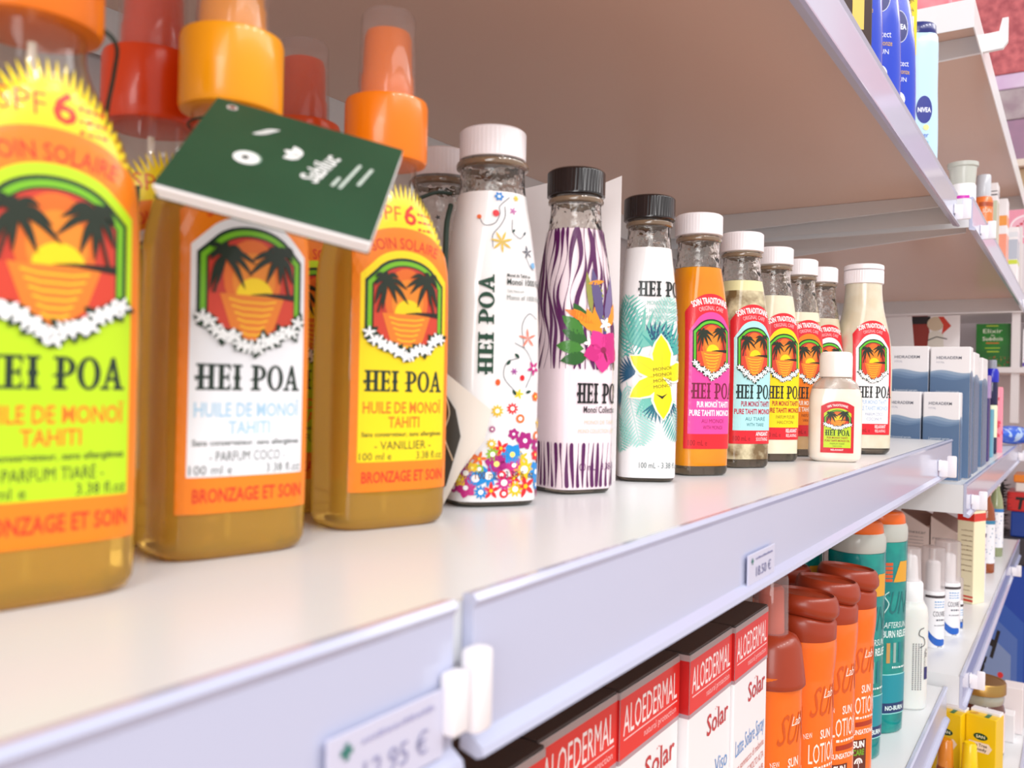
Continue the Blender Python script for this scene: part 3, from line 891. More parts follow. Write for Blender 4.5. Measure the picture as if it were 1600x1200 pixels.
sleeve_bottle('white bottle printed with many coloured little flowers, white ribbed cap', (.2890, .2013, 0), -35, white_cap, FB, .995, 1.02, .1235, flower_art(), 'printed sleeve oil bottles')
sleeve_bottle('bottle with purple zebra stripes, pink hibiscus and black cap', (.3463, .1942, 0), -26, black_cap, TB, .965, 1.0, .118, zebra_art(), 'printed sleeve oil bottles', sleeve=mat('pink_white_sleeve', (246, 226, 232), .18, coat=.6), du=-4.0)
sleeve_bottle('white bottle with teal palm fronds, big yellow flower and black cap', (.4155, .1889, 0), -56, black_cap, PB, .97, 1.0, .1195, palm_art(), 'printed sleeve oil bottles', du=-3.0)
A = Art(); rnd = random.Random(3)
for k in range(40):
    A.flower(rnd.uniform(-26, 26), rnd.uniform(100, 128), rnd.uniform(.8, 1.8), 5, (30, 26, 34), 0, .4, rnd.uniform(0, 2))
sleeve_bottle('white capped bottle in back row with black blossoms on its neck', (.3037, .2390, 0), -35, white_cap, FB, .995, 1.02, .100, A, 'printed sleeve oil bottles')

# ---- flip cap plastic bottle
FL = Body([(0, .0172, .0150, 3), (.001, .0186, .0164, 3), (.004, .0200, .0178, 3.2), (.06, .0203, .0180, 3.4), (.085, .0196, .0175, 3), (.100, .0176, .0162, 2.5), (.115, .0150, .0146, 2.1), (.128, .0138, .0138, 2), (.134, .0136, .0136, 2)])
t = thing('oil_bottle', 'broad cream bottle with flip top cap at the end of the row', 'bottle', (.7262, .1442, 0), -52)
FL.mesh('liquid', milk('ivory_oil', (232, 224, 204), (220, 208, 182)), t, z0=.0050, z1=.134, steps=30)
FL.mesh('glass_base', base_glass, t, z0=0, z1=.0049, steps=4)
trad_label((247, 246, 250), blk, (180, 204, 228), (180, 204, 228), (130, 150, 180), 'RELAXANT', 'RELAXING', 16, 'PARFUM COCO', 'COCONUT').build('label', FL.mapper(), t, maxlen=1.8, label='red framed white label with palms before a sunset')
cp = MB().lathe([(.0142, .1335), (.0149, .1339), (.0149, .1345), (.0149, .1347, True), (.0149, .1432, True), (.0147, .1440), (.0138, .1442)], 192, ribs=48, depth=.0003).build('cap_base', white_cap, t)
MB().lathe([(.0138, .1445), (.0149, .1448), (.0150, .1466), (.0147, .1482), (.0128, .1490), (.006, .1492)], 64).build('flip_lid', white_cap, t)

# ---- small flask
SM = Body([(0, .0130, .0078, 3), (.001, .0150, .0092, 3), (.003, .0168, .0104, 3.2), (.012, .0172, .0107, 3.4), (.040, .0172, .0107, 3.2), (.049, .0160, .0104, 2.7), (.054, .0138, .0100, 2.3), (.057, .0105, .0094, 2.1), (.0590, .0088, .0088, 2), (.0615, .0088, .0088, 2)])
t = thing('oil_flask', 'small white capped flask with green sunset label, standing in front', 'bottle', (.6226, .1406, 0), -68)
SM.neck('bottle', mat('cloudy_flask_plastic', (246, 238, 230), .12, trans=.75, ior=1.4), t, .0502, .0612, wall=.0012)
SM.mesh('liquid', milk('pink_white_oil', (250, 238, 226), (244, 228, 212)), t, z1=.0500, steps=24)
MB().lathe([(.0098, .0580), (.0106, .0583), (.0108, .0600), (.0108, .0722), (.0102, .0745), (.0088, .0755), (.004, .0757)], 64).build('screw_cap', mat('white_flask_cap', (250, 244, 240), .3, coat=.3), t)
A = Art()
A.poly(arch(-10.5, 10.5, 6.5, 41.5, .16), (210, 30, 44), 0)
A.poly(arch(-8.6, 8.6, 10, 36.8, .2), (196, 220, 40), 1)
A.text('100% TRADITIONNEL', 0, 0, 1.5, (255, 245, 245), 1, arc=(0, 22, 16.2), wmax=13, bold=.02)
sunset(A, 0, 22.4, 17.2, 13.4, 2, seed=17)
A.text('HEI POA', 0, 18.2, 3.9, (24, 60, 30), 2, wmax=15.5, font='slab')
A.text('PUR MONOÏ TAHITI', 0, 16.1, 1.3, (160, 40, 30), 2, wmax=13, bold=.02)
A.text('PURE TAHITI MONOI OIL', 0, 14.1, 1.3, (160, 40, 30), 2, wmax=15.5, bold=.02)
A.text('PARFUM TIARÉ', 0, 12.2, 1.0, (60, 90, 30), 2, wmax=9)
A.text('TIARE FLOWER', 0, 10.6, .9, (90, 120, 40), 2, wmax=6)
A.text('RELAXANT', 0, 8.0, 1.1, (255, 240, 240), 1, wmax=8, bold=.02)
A.build('label', SM.mapper(), t, maxlen=1.6, label='red framed green label with palms before a sunset')

# ------------------------------------------------------------------ booklets, cords and card between the bottles
paper = mat('white_paper', (246, 240, 240), .6)
cord_m = mat('dark_green_cord', (34, 52, 42), .6)
def oriented(name, label, cat, origin, ux, vy):
    """Empty at origin whose x runs along ux and y along vy (made square), z out of the face"""
    a = Vector(ux).normalized(); b = Vector(vy); b = (b - a * a.dot(b)).normalized(); n = a.cross(b)
    t = thing(name, label, cat)
    t.matrix_world = Matrix(((a.x, b.x, n.x, origin[0]), (a.y, b.y, n.y, origin[1]), (a.z, b.z, n.z, origin[2]), (0, 0, 0, 1)))
    return t
def local(t, pts):
    inv = t.matrix_world.inverted()
    return [inv @ Vector(p) for p in pts]

BL, TL, TR = Vector((.1134, .1684, .0897)), Vector((.1408, .1832, .1185)), Vector((.1712, .1476, .1078))
t = oriented('booklet', 'dark green booklet with white emblems hanging across the orange capped sprays', 'booklet', BL, TR - TL, TL - BL)
W, H = .048, .0423
green_cover = mat('dark_green_card', (26, 68, 44), .45, coat=.15, noise=((32, 76, 50), 40, 2, .3, .7))
MB().rbox(0, W, 0, H, -.0003, .0002, .00018).build('cover', green_cover, t, False)
pg = MB()
for k in range(6):
    pg.rbox(.0002 * k, W - .0003 * (k % 2), -.0008 + .0001 * k, H, -.00075 - .00052 * k, -.00037 - .00052 * k, .00012)
pg.build('pages', paper, t, False)
MB().rbox(0, W, 0, H, -.0040, -.0036, .00018).build('back_cover', green_cover, t, False)
A = Art(); rnd = random.Random(2)
w8 = (240, 242, 240)
mm = lambda a, b: (a * W * 1000, (1 - b) * H * 1000)
x, y = mm(.30, .56)
A.ell(x, y, 3.0, 2.7, w8, 0, 24); A.ell(x - .2, y, .9, .9, (60, 66, 62), 1, 14); A.ell(x + .3, y + .2, 3.2, 2.9, (150, 176, 160), -1, 24)
x, y = mm(.305, .27)
for k in range(5):
    A.leaf(x - 2.2 + k * .5, y - 1.2 + k * .7, 4.2, 1.0, .5, w8, 0)
x, y = mm(.535, .40)
for a in (2.2, 2.95, 3.7):
    A.leaf(x, y, 4.6, 2.4, a, w8, 0)
x, y = mm(.66, .47)
A.text('Sabiluc', x + 1.4, y, 4.4, w8, 0, wmax=13.5, rot=PI / 2 - .22, bold=.02)
for k, (a, b, l) in enumerate(((.745, .54, 5), (.80, .45, 13), (.87, .42, 9))):
    x, y = mm(a, b)
    cr, sr = math.cos(PI / 2 - .2), math.sin(PI / 2 - .2)
    for q in range(int(l / .9)):
        d = (q - l / 1.8) * .9
        A.ell(x + d * cr, y + d * sr, .5, .45 + .12 * (q % 3), (200, 214, 204), 0, 8)
x, y = mm(.10, .08)
A.ell(x, y, 1.3, 1.1, (236, 226, 222), 0, 18); A.ell(x, y, .9, .75, (120, 50, 24), 1, 16)
A.build('cover_print', flat_map((0, 0, .0002), (1, 0, 0), (0, 1, 0)), t, curved=False)
loop = [(.1577 + .0112 * math.cos(a), .1992 + .0112 * math.sin(a), .1172) for a in np.linspace(-1.2, 4.4, 22)]
MB().tube(local(t, [(.1425, .1795, .1160)] + loop[::-1]), .00035, 6).build('cord', cord_m, t)

# tag on the foremost spray
t = oriented('hang_tag', 'small dark green tag, its corner showing beside the foremost bottle', 'tag', (.1366, .2166, .0846), (.0046, -.0066, 0), (.001, .001, .014))
MB().rbox(-.006, .0040, 0, .0150, -.0006, 0, .0002).build('card', green_cover, t, False)
MB().tube(local(t, curve_pts([(.1003, .1835, .1232), (.1077, .1820, .1242), (.1128, .1826, .1222), (.1152, .1870, .1172), (.1175, .1935, .1085), (.126, .206, .101), (.1345, .2195, .0985)], 6)), .0005, 6).build('cord', cord_m, t)

# white paged booklet on a strap at the flowered bottle
T0, R0, B0 = Vector((.2531, .1976, .0662)), Vector((.2628, .1829, .0383)), Vector((.2540, .1965, .0018))
t = oriented('booklet', 'open booklet with fanned white pages leaning before the flowered bottle', 'booklet', B0, R0 - T0.lerp(B0, .5), T0 - B0)
Hh = (T0 - B0).length
pk = MB()
for k in range(7):
    off = .0007 * k
    x1 = .0262 - .0008 * k
    v = [(-.004, .001, -off), (0.0002, 0.0005 * k, -off), (x1, .0305 - .0016 * k, -off + .0006 * k), (.0002, Hh - .0006 * k, -off), (-.004, Hh - .004, -off)]
    v2 = [(a, b, c - .0003) for a, b, c in v]
    n = 5
    pk.add(v + v2, [(0, 1, 2, 3, 4), (9, 8, 7, 6, 5)] + [(i, n + i, n + (i + 1) % n, (i + 1) % n) for i in range(n)])
pk.build('pages', mat('cream_paper', (236, 226, 216), .6), t, False)
cv = [(-.006, .003, .0016), (.0035, .0075, .0012), (.0128, .024, .0010), (.0132, .034, .0010), (.0090, .046, .0012), (.002, .058, .0014), (-.006, .060, .0018)]
MB().ring_loft([cv, [(a, b, c + .0004) for a, b, c in cv]]).build('cover', mat('dark_brown_card', (58, 52, 44), .4), t, False)
MB().tube([(a, b, c + .0006) for a, b, c in curve_pts([(.001, .052, .0012), (.0092, .044, .001), (.0108, .034, .001), (.0070, .026, .001), (.0080, .016, .001)], 6)], .00035, 6).build('cover_line', mat('pale_gold_line', (196, 168, 140), .4), t)
st = curve_pts([(.2750, .2115, .1190), (.2680, .2080, .1090), (.2600, .2020, .0880), (.2535, .1978, .0655)], 6)
MB().tube(local(t, st), .0011, 8).build('strap', cord_m, t)
lp = [(.2890 + .0137 * math.cos(a), .2013 + .0137 * math.sin(a), .1330 - .006 * max(0, math.cos(a - 2.6))) for a in np.linspace(2.45, 2.45 + 2 * PI, 26)]
MB().tube(local(t, curve_pts([(.2760, .2120, .1240), (.2700, .2155, .1235), (.2640, .2190, .1205), (.2580, .2240, .1180)], 5)), .0008, 6).build('cord_tail', cord_m, t)

# folded white card behind the zebra bottle
t = thing('folded_card', 'folded white card standing behind the zebra striped bottle', 'card', (.3906, .2075, 0))
def slab_between(p, q, h0, h1, th=.0011):
    d = Vector((q[0] - p[0], q[1] - p[1], 0)).normalized(); n = Vector((-d.y, d.x, 0)) * th
    v = [(p[0], p[1], 0), (q[0], q[1], 0), (q[0] + n.x, q[1] + n.y, 0), (p[0] + n.x, p[1] + n.y, 0)]
    return MB().ring_loft([v, [(a[0], a[1], h) for a, h in zip(v, (h0, h1, h1, h0))]])
slab_between((-.0235, .0335), (0, 0), .1465, .1575).build('back_leaf', paper, t, False)
slab_between((-.0005, -.0012), (.0066, -.0112), .1500, .1555).build('front_leaf', paper, t, False)

# price tags in the rails
def price_tag(label, x0, x1, z0, z1, y, txt, ink=(104, 108, 152)):
    t = thing('price_tag', label, 'price tag', (x0, y, z0))
    Wd, Ht = x1 - x0, z1 - z0
    MB().rbox(0, Wd, -.0006, 0, 0, Ht, .0002).build('card', mat('tag_card', (204, 204, 226), .3, coat=.3), t, False)
    A = Art(); rnd = random.Random(4)
    c = tuple(min(255, q + 16) for q in ink)
    A.text(txt, Wd * 560, Ht * 200, Ht * 320, ink, 0, wmax=Wd * 560)
    dash_text(A, Wd * 260, Wd * 900, Ht * 760, Ht * 80, c, 0, rnd)
    k = Ht * 110
    A.rect(Wd * 140 - k, Wd * 140 + k, Ht * 760 - k * .35, Ht * 760 + k * .35, (40, 120, 110), 0); A.rect(Wd * 140 - k * .35, Wd * 140 + k * .35, Ht * 760 - k, Ht * 760 + k, (40, 120, 110), 1)
    A.build('print', flat_map((0, -.0006, 0), (1, 0, 0), (0, 0, 1)), t, curved=False)
price_tag('price tag reading 18.50 clipped in middle of the long rail', .337, .3725, -.0300, -.0178, .1083, '18.50 €')
price_tag('blurred price tag in the nearest rail, left of the white clip', .1085, .1415, -.0290, -.0150, .1083, '12.95 €', (148, 148, 186))

# ------------------------------------------------------------------ lower shelf
LZ = -.2579
carton_white = mat('white_carton', (244, 240, 242), .35, coat=.15)
carton_red = (228, 42, 36)
def aloe_box(label, x0, x1, y, sub, seed):
    t = thing('carton', label, 'carton', (x0, y, LZ), 0, 'red and white sun care cartons')
    Wd, Ht, D = x1 - x0, .178, .055
    MB().rbox(0, Wd, 0, D, 0, Ht - .0012, .0008).build('carton_body', carton_white, t, False)
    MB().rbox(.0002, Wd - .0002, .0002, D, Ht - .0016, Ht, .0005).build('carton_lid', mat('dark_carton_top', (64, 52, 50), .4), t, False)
    A = Art(); rnd = random.Random(seed)
    w, h = Wd * 1000, Ht * 1000
    A.rect(0, w, h - 4.2, h - 1.2, (170, 150, 150), 0)
    A.rect(0, w, h - 30, h - 4.2, carton_red, 0)
    A.rect(0, w, h - 32, h - 30, (178, 150, 158), 0)
    A.text('ALOEDERMAL', w * .5, h - 20.5, 12.5, (250, 236, 236), 1, wmax=w * .9)
    A.rect(w * .06, w * .96, h - 22.6, h - 22.0, (250, 200, 200), 1)
    A.text('natural protection', w * .94, h - 27.2, 3.2, (250, 196, 196), 1, 'r', wmax=w * .56)
    A.text('Solar', w * .93, h - 48.5, 10.5, (196, 40, 44), 1, 'r', wmax=w * .52, bold=.01)
    for q in (-1, 0, 1):
        A.ell(w * .64 + q * 1.7, h - 37.2 - abs(q) * .6, .45, .45, (226, 130, 130), 1, 8)
    A.text(sub, w * .93, h - 73, 9.0, (110, 160, 216), 1, 'r', wmax=w * .86)
    for k, s in enumerate(('con sommacco di melanina', 'PROTEZIONE MOLTO ALTA', 'con filtri UVA e UVB', 'Water resistant')):
        A.text(s, w * .93, h - 82 - 7.5 * k, 4.2, (206, 120, 110), 1, 'r', wmax=w * .86)
    A.build('front_print', flat_map((0, 0, 0), (1, 0, 0), (0, 0, 1)), t, curved=False)
    B = Art()
    d = D * 1000
    B.rect(0, d, h - 4.2, h - 1.2, (170, 150, 150), 0); B.rect(0, d, h - 30, h - 4.2, (196, 26, 26), 0); B.rect(0, d, h - 32, h - 30, (178, 150, 158), 0)
    B.build('side_print', flat_map((0, D, 0), (0, -1, 0), (0, 0, 1)), t, curved=False)
xs = [(.1330, .1985, .1572), (.1995, .2650, .1562), (.2660, .3300, .1600), (.3308, .3955, .1590), (.3975, .4580, .1545), (.4590, .5180, .1530)]
lab = ['red and white sun cream carton below the white clip, nearest of all', 'red and white carton second from the near end of its row', 'third red and white carton, right below the rail middle', 'red and white carton just left of the step in the row',
       'red and white carton jutting forward at the step in the row', 'farthest red and white carton, beside the orange spray']
for i, (a, b, c) in enumerate(xs):
    aloe_box(lab[i], a, b, c, 'Crème Viso' if i < 5 else 'Latte Solare Spray', i)

lotion_m = mat('orange_lotion_plastic', (244, 112, 24), .25, coat=.4, sss=.2)
lotion_cap = mat('red_brown_cap_plastic', (158, 56, 28), .32, coat=.15)
LOT = Body([(0, .0180, .0165, 2.4), (.002, .0198, .0182, 2.4), (.10, .0202, .0185, 2.4), (.112, .0203, .0186, 2.3), (.118, .0212, .0195, 2.2), (.126, .0220, .0206, 2.1), (.134, .0224, .0212, 2), (.138, .0222, .0210, 2)])
def lot_art(big, extra=True):
    A = Art(); rnd = random.Random(6)
    wh = (252, 236, 222)
    A.text('SUN', 0, 88, 20, (206, 84, 24), 0, wmax=26, skew=.25)
    A.text('Lab', 3, 100, 6, wh, 1, wmax=9, skew=.3)
    A.text('NEW', -13, 74, 3.6, wh, 1, wmax=6, rot=.2); A.text('SUN', 1, 73, 5.8, wh, 1, wmax=10, bold=.02)
    A.text(big, 0, 57, 13, wh, 1, wmax=26)
    dash_text(A, -9, 12, 53, 2, wh, 1, rnd)
    A.rect(-9, 10, 47, 50.5, (170, 50, 24), 1)
    A.text('SUNSATIONAL', 0, 41, 3.6, wh, 1, wmax=26, bold=.03)
    A.rect(-13, 2, 12, 37, (96, 42, 30), 1)
    A.text('SUN', -5.5, 31, 4.8, (255, 250, 245), 2, wmax=11, bold=.04); A.text('CARE', -5.5, 25, 4.4, (110, 170, 40), 2, wmax=11, bold=.03)
    A.ell(-5.5, 18.5, 4, 4.5, (250, 240, 236), 2, 16, 0, 0, PI); A.rect(-5.8, -5.2, 14, 18.5, (250, 240, 236), 2)
    for k in range(-1, 2): A.poly([(-5.5 + k * 2.4 - .5, 18.5), (-5.5 + k * 2.4 + .5, 18.5), (-5.5 + k * .6, 22.6)], (96, 42, 30), 3)
    A.text('WATER RESISTANT', 0, 7, 2.6, wh, 1, wmax=26, bold=.02)
    return A
def flip_cap(t, z, h, a, b, m, lidm, tilt=.10):
    """oval cap: base with a wavy rim, overhanging tilted lid"""
    N = 56
    def wav(th): return .0026 * math.sin(th + .6) + .0020 * math.sin(2 * th + .4)
    def ring(s, zz, wv, tl):
        return [(a * s * math.cos(2 * PI * i / N), b * s * math.sin(2 * PI * i / N), zz + wv * wav(2 * PI * i / N) - tl * tilt * (a * s * math.cos(2 * PI * i / N + .3))) for i in range(N)]
    MB().ring_loft([ring(1.0, z, 0, 0), ring(1.02, z + .001, 0, 0), ring(1.02, z + h * .42, .6, .3), ring(.97, z + h * .52, 1, .6), ring(.9, z + h * .56, 1, .7)]).build('cap_base', m, t)
    MB().ring_loft([ring(.9, z + h * .57, 1, .7), ring(1.02, z + h * .64, 1, .8), ring(1.09, z + h * .72, 1, .9), ring(1.10, z + h * .80, .6, 1), ring(1.05, z + h * .92, .2, 1), ring(.98, z + h * .985, 0, 1), ring(.92, z + h, 0, 1), ring(.87, z + h * .94, 0, 1), ring(.3, z + h * .90, 0, 1)]).build('flip_lid', lidm, t)
def lotion(label, loc, rz, s=1.0):
    t = thing('lotion_bottle', label, 'lotion bottle', (loc[0], loc[1], LZ), rz, 'orange lotion bottles')
    LOT.mesh('bottle', lotion_m, t, steps=36)
    flip_cap(t, .1375, .030, .0218, .0206, lotion_cap, lotion_cap)
    fm = LOT.mapper()
    lot_art('LOTION').build('front_print', lambda u, v, l: fm(u, v, l), t, maxlen=3)
lotion('nearest orange lotion bottle with red-brown flip cap, beside the spray', (.6120, .1560), -24)
lotion('middle orange lotion bottle with red-brown flip cap', (.6680, .1535), -26)
lotion('farthest orange lotion bottle with flip cap, against the teal bottle', (.7240, .1510), -28)
t = thing('lotion_bottle', 'orange lotion bottle in back row, only its dark cap showing under rail', 'lotion bottle', (.7060, .1985, LZ), -44, 'orange lotion bottles')
LOT.mesh('bottle', lotion_m, t, steps=20)
flip_cap(t, .1375, .030, .0218, .0206, lotion_cap, lotion_cap)

t = thing('spray_bottle', 'orange sun spray with clear cap and red-brown dome beside farthest carton', 'spray bottle', (.5620, .1640, LZ), -22)
LOT.mesh('bottle', lotion_m, t, z1=.126, steps=30)
MB().lathe([(.0215, .118), (.0222, .1190), (.0220, .1215), (.0192, .1430), (.0165, .1480), (.0120, .1500), (.0100, .1502)], 56).build('dome_collar', lotion_cap, t)
MB().lathe([(.0085, .150), (.0085, .152), (.0078, .178), (.006, .180)], 32).build('pump_head', mat('salmon_plastic', (206, 92, 66), .4), t)
MB().lathe([(.0112, .1500), (.0110, .152), (.0105, .1850), (.0098, .1868), (.007, .1872)], 40, cap0=False).build('clear_cap', cap_clear, t)
A = lot_art('SUN', False); fm = LOT.mapper()
A.build('front_print', lambda u, v, l: fm(u, v * .95, l), t, maxlen=3)

# teal gel bottles
gel_m = mat('teal_gel', (26, 168, 156), .08, coat=.6, trans=.25, ior=1.3, noise=((18, 140, 140), 70, 3, .35, .65))
gel_wall = clear_mat('clear_gel_bottle', (240, 250, 248), (200, 226, 222))
gel_top = mat('frosted_clear_cap', (226, 230, 222), .2, coat=.3, trans=.35, ior=1.3)
gel_lid = mat('orange_lid_plastic', (238, 106, 22), .3, coat=.2)
GEL = Body([(0, .0185, .0175, 2.5), (.002, .0202, .0192, 2.5), (.09, .0212, .0202, 2.5), (.165, .0222, .0212, 2.4), (.172, .0224, .0214, 2.3)])
def gel_art():
    A = Art(); rnd = random.Random(8)
    wh = (226, 246, 244)
    for k in range(5): A.rect(-17 + k * .6, -6, 137 + k * 3.6, 139.6 + k * 3.6, (214, 84, 34), 0)
    A.poly([(-5, 136.5), (12, 136.5), (12, 155), (2, 155)], (222, 160, 40), 1)
    A.text('SUN', -3, 108, 20, (24, 110, 112), 0, wmax=27, skew=.2)
    A.line(curve_pts([(-9, 128), (-13, 124), (-9, 117), (-13, 109)], 6), .9, (196, 232, 226), 1)
    A.text('AFTERSUN', -1, 95.5, 5.2, wh, 1, wmax=24, skew=.15); A.text('BURN RELIEF', 0, 87, 6.0, wh, 1, wmax=28, bold=.02)
    A.rect(-10, -6.5, 64, 82, (196, 150, 84), 1); A.rect(-3, 0, 64, 82, (150, 176, 168), 1); A.rect(3, 6, 64, 82, (20, 120, 130), 1)
    dash_text(A, -4, 12, 59, 2, wh, 1, rnd)
    ol = [(-16, 20), (-14, 18), (16, 18), (16, 54), (-14, 54), (-16, 52)]
    A.poly(ol, (150, 222, 220), 1); A.poly([(x * .95, 36 + (y - 36) * .95) for x, y in ol], (18, 142, 158), 2)
    A.poly([(-15, 20), (-13.5, 19), (15, 19), (15, 28), (-15, 28)], (24, 56, 104), 3)
    A.text('NO-BURN', 0, 21.6, 3.8, wh, 4, wmax=20, bold=.03)
    return A
def gel(label, loc, rz, art=True, h=1.0):
    t = thing('gel_bottle', label, 'gel bottle', (loc[0], loc[1], LZ), rz, 'teal after sun bottles')
    GEL.mesh('bottle', gel_m, t, steps=30)
    MB().ring_loft([GEL.ring(.1722, 56, o) for o in (-.0006,)] + [[(x * s, y * s, z) for x, y, _ in GEL.ring(.172, 56)] for s, z in ((1.0, .1745), (1.01, .180), (.99, .1850), (.92, .1880))]).build('cap_base', gel_top, t)
    N = 48
    rg = lambda s, z: [(.0195 * s * math.cos(2 * PI * i / N), .0180 * s * math.sin(2 * PI * i / N), z - .09 * .02 * s * math.cos(2 * PI * i / N + .4)) for i in range(N)]
    MB().ring_loft([rg(.9, .1855), rg(1.06, .1868), rg(1.12, .190), rg(1.08, .1965), rg(.98, .1990), rg(.9, .1996), rg(.3, .1985)]).build('flip_lid', gel_lid, t)
    if art:
        fm = GEL.mapper()
        gel_art().build('front_print', lambda u, v, l: fm(u, v, l), t, maxlen=3)
gel('nearer teal after sun gel bottle with orange lid', (.7790, .1555), -30)
gel('farther teal after sun gel bottle beside the frosted white spray', (.8530, .1500), -34)
gel('teal gel bottle in back row just under the rail edge', (.7820, .2080), -46)
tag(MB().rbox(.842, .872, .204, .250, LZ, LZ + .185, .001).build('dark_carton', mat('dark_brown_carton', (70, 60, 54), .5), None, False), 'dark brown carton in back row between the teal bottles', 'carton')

# frosted white spray
frost = mat('frosted_white_plastic', (236, 238, 234), .35, coat=.2, trans=.1, sss=.3)
t = thing('spray_bottle', 'frosted white spray bottle with clear cap near the shelf end', 'spray bottle', (.9280, .1360, LZ), -60)
WS = Body([(0, .0150, .0140, 2.4), (.002, .0168, .0158, 2.4), (.09, .0172, .0162, 2.4), (.098, .0164, .0156, 2.2), (.102, .0142, .0138, 2), (.104, .0136, .0134, 2)])
WS.mesh('bottle', frost, t, steps=30)
MB().lathe([(.0128, .1035), (.0130, .104), (.0126, .1205), (.0105, .1235), (.0088, .1240)], 48).build('collar', mat('white_pump_plastic', (244, 244, 246), .3), t)
MB().lathe([(.0085, .123), (.0080, .126), (.0070, .146), (.005, .148)], 32).build('pump_head', mat('white_pump_plastic'), t)
MB().lathe([(.0110, .1230), (.0108, .125), (.0100, .1530), (.0094, .1545), (.006, .1548)], 40, cap0=False).build('clear_cap', frost_cap, t)
A = Art(); rnd = random.Random(3)
nv = (40, 44, 110)
for k in range(22):
    A.rect(-22, -13, 30 + k * 1.1, 30 + k * 1.1 + rnd.choice([.3, .5, .8]), nv, 0)
for k in range(4):
    for q in range(24): A.rect(-2 + k * 2.6, -2 + k * 2.6 + 1.3, 20 + q * 1.9, 20 + q * 1.9 + 1.2, (130, 132, 138), 0)
A.line(curve_pts([(9, 80), (5, 78), (4, 73), (9, 70), (10, 64), (5, 61)], 6), 1.0, (110, 112, 116), 1)
A.text('SUN', 11, 56, 3, (90, 92, 98), 1, rot=-PI / 2); A.rect(10, 15, 30, 42, nv, 1); A.text('ml', -17, 22, 3, (60, 60, 70), 1); A.text('PROTECTION', 12, 48, 2.2, (60, 60, 66), 1, rot=PI / 2)
fm = WS.mapper(); A.build('front_print', fm, t, maxlen=2.5)

# ------------------------------------------------------------------ far unit, lower shelf
L2 = -.2454
tube_white = mat('white_tube_plastic', (246, 246, 250), .3, coat=.3)
def cou_tube(label, loc, r, h, rz, full=True):
    t = thing('spray_tube', label, 'tube', (loc[0], loc[1], L2), rz, 'white spray tubes with clear caps')
    zb = h * .56
    MB().lathe([(r * .94, 0), (r, .0015), (r, zb - .003), (r * .97, zb), (r * .6, zb + .001)], 40).build('tube_body', tube_white, t)
    MB().lathe([(r * .62, zb + .001), (r * .6, zb + h * .28), (r * .4, zb + h * .30)], 32).build('pump_head', mat('white_pump_plastic'), t)
    MB().lathe([(r * 1.0, zb + .0004), (r * .99, zb + .002), (r * .97, h - .003), (r * .92, h - .0008), (r * .7, h)], 40, cap0=False).build('clear_cap', frost_cap, t)
    A = Art(); rnd = random.Random(5)
    hb = zb * 1000
    A.rect(-r * 1100, r * 1100, hb - 7, hb - 4, (70, 62, 66), 0)
    for k in range(3): dash_text(A, -4, 9, hb - 12 - 3 * k, 1.6, (130, 176, 220), 0, rnd)
    A.text('COUVRE', 2, hb - 28, 6, (60, 64, 80), 0, wmax=15)
    dash_text(A, -2, 9, hb - 33, 2, (90, 94, 110), 0, rnd); dash_text(A, -4, 10, hb - 39, 1.6, (120, 120, 130), 0, rnd)
    A.poly(curve_pts([(-10, 20), (-6, 15), (0, 11), (9, 10), (9, 4), (0, 3), (-6, 6), (-10, 12), (-10, 20)], 4)[:-1], (30, 96, 190), 0)
    A.text('Pré', 3, 1.2, 2.2, (60, 64, 80), 0, wmax=6)
    b = Body([(0, r, r, 2), (zb, r, r, 2)])
    A.build('print', b.mapper(), t, maxlen=2.5)
cou_tube('clear capped white tube nearest the frosted spray', (1.118, .1385), .0130, .1160, -55)
cou_tube('clear capped white tube standing behind the first one', (1.185, .1310), .0150, .1150, -58)
cou_tube('small clear tube half hidden at the shelf edge side', (1.216, .1220), .0060, .0650, -58)
# slant topped cartons
taupe = mat('taupe_carton', (236, 214, 206), .45)
def slant_box(label, y0, y1, x, dx, zl, zr):
    t = thing('slanted_carton', label, 'carton', (x, y1, L2), 0, 'taupe cartons with slanted tops')
    Wd = y0 - y1
    f = [(0, Wd, 0), (0, 0, 0), (0, 0, zr), (0, Wd, zl)]
    bk = [(dx, Wd, 0), (dx, 0, 0), (dx, 0, zr + .016), (dx, Wd, zl + .008)]
    MB().ring_loft([f, bk]).build('carton_body', taupe, t, False)
    n = Vector((dx, 0, .012)).cross(Vector((0, Wd, zl - zr))).normalized() * .0006
    if n.z < 0: n = -n
    tp = [(.001, .001, zr), (.001, Wd, zl), (dx, Wd, zl + .008), (dx, .001, zr + .016)]
    MB().ring_loft([[tuple(Vector(p) + n * .1) for p in tp], [tuple(Vector(p) + n) for p in tp]]).build('carton_top', mat('brown_carton_top', (128, 100, 92), .4), t, False)
    A = Art(); rnd = random.Random(2)
    hh = zr * 1000
    A.text('remescar', Wd * 480, hh - 10, 5, (110, 98, 100), 0, wmax=Wd * 820)
    for k in range(4): dash_text(A, Wd * 150, Wd * 800, hh - 16 - 5 * k, 1.3, (160, 140, 138), 0, rnd)
    A.build('front_print', flat_map((0, Wd, 0), (0, -1, 0), (0, 0, 1)), t, curved=False)
slant_box('left taupe carton with slanted brown top behind the clear capped tubes', .2346, .1926, 1.50, .05, .1075, .0830)
slant_box('right taupe carton with slanted brown top behind the clear capped tubes', .1905, .1490, 1.50, .05, .1020, .0760)
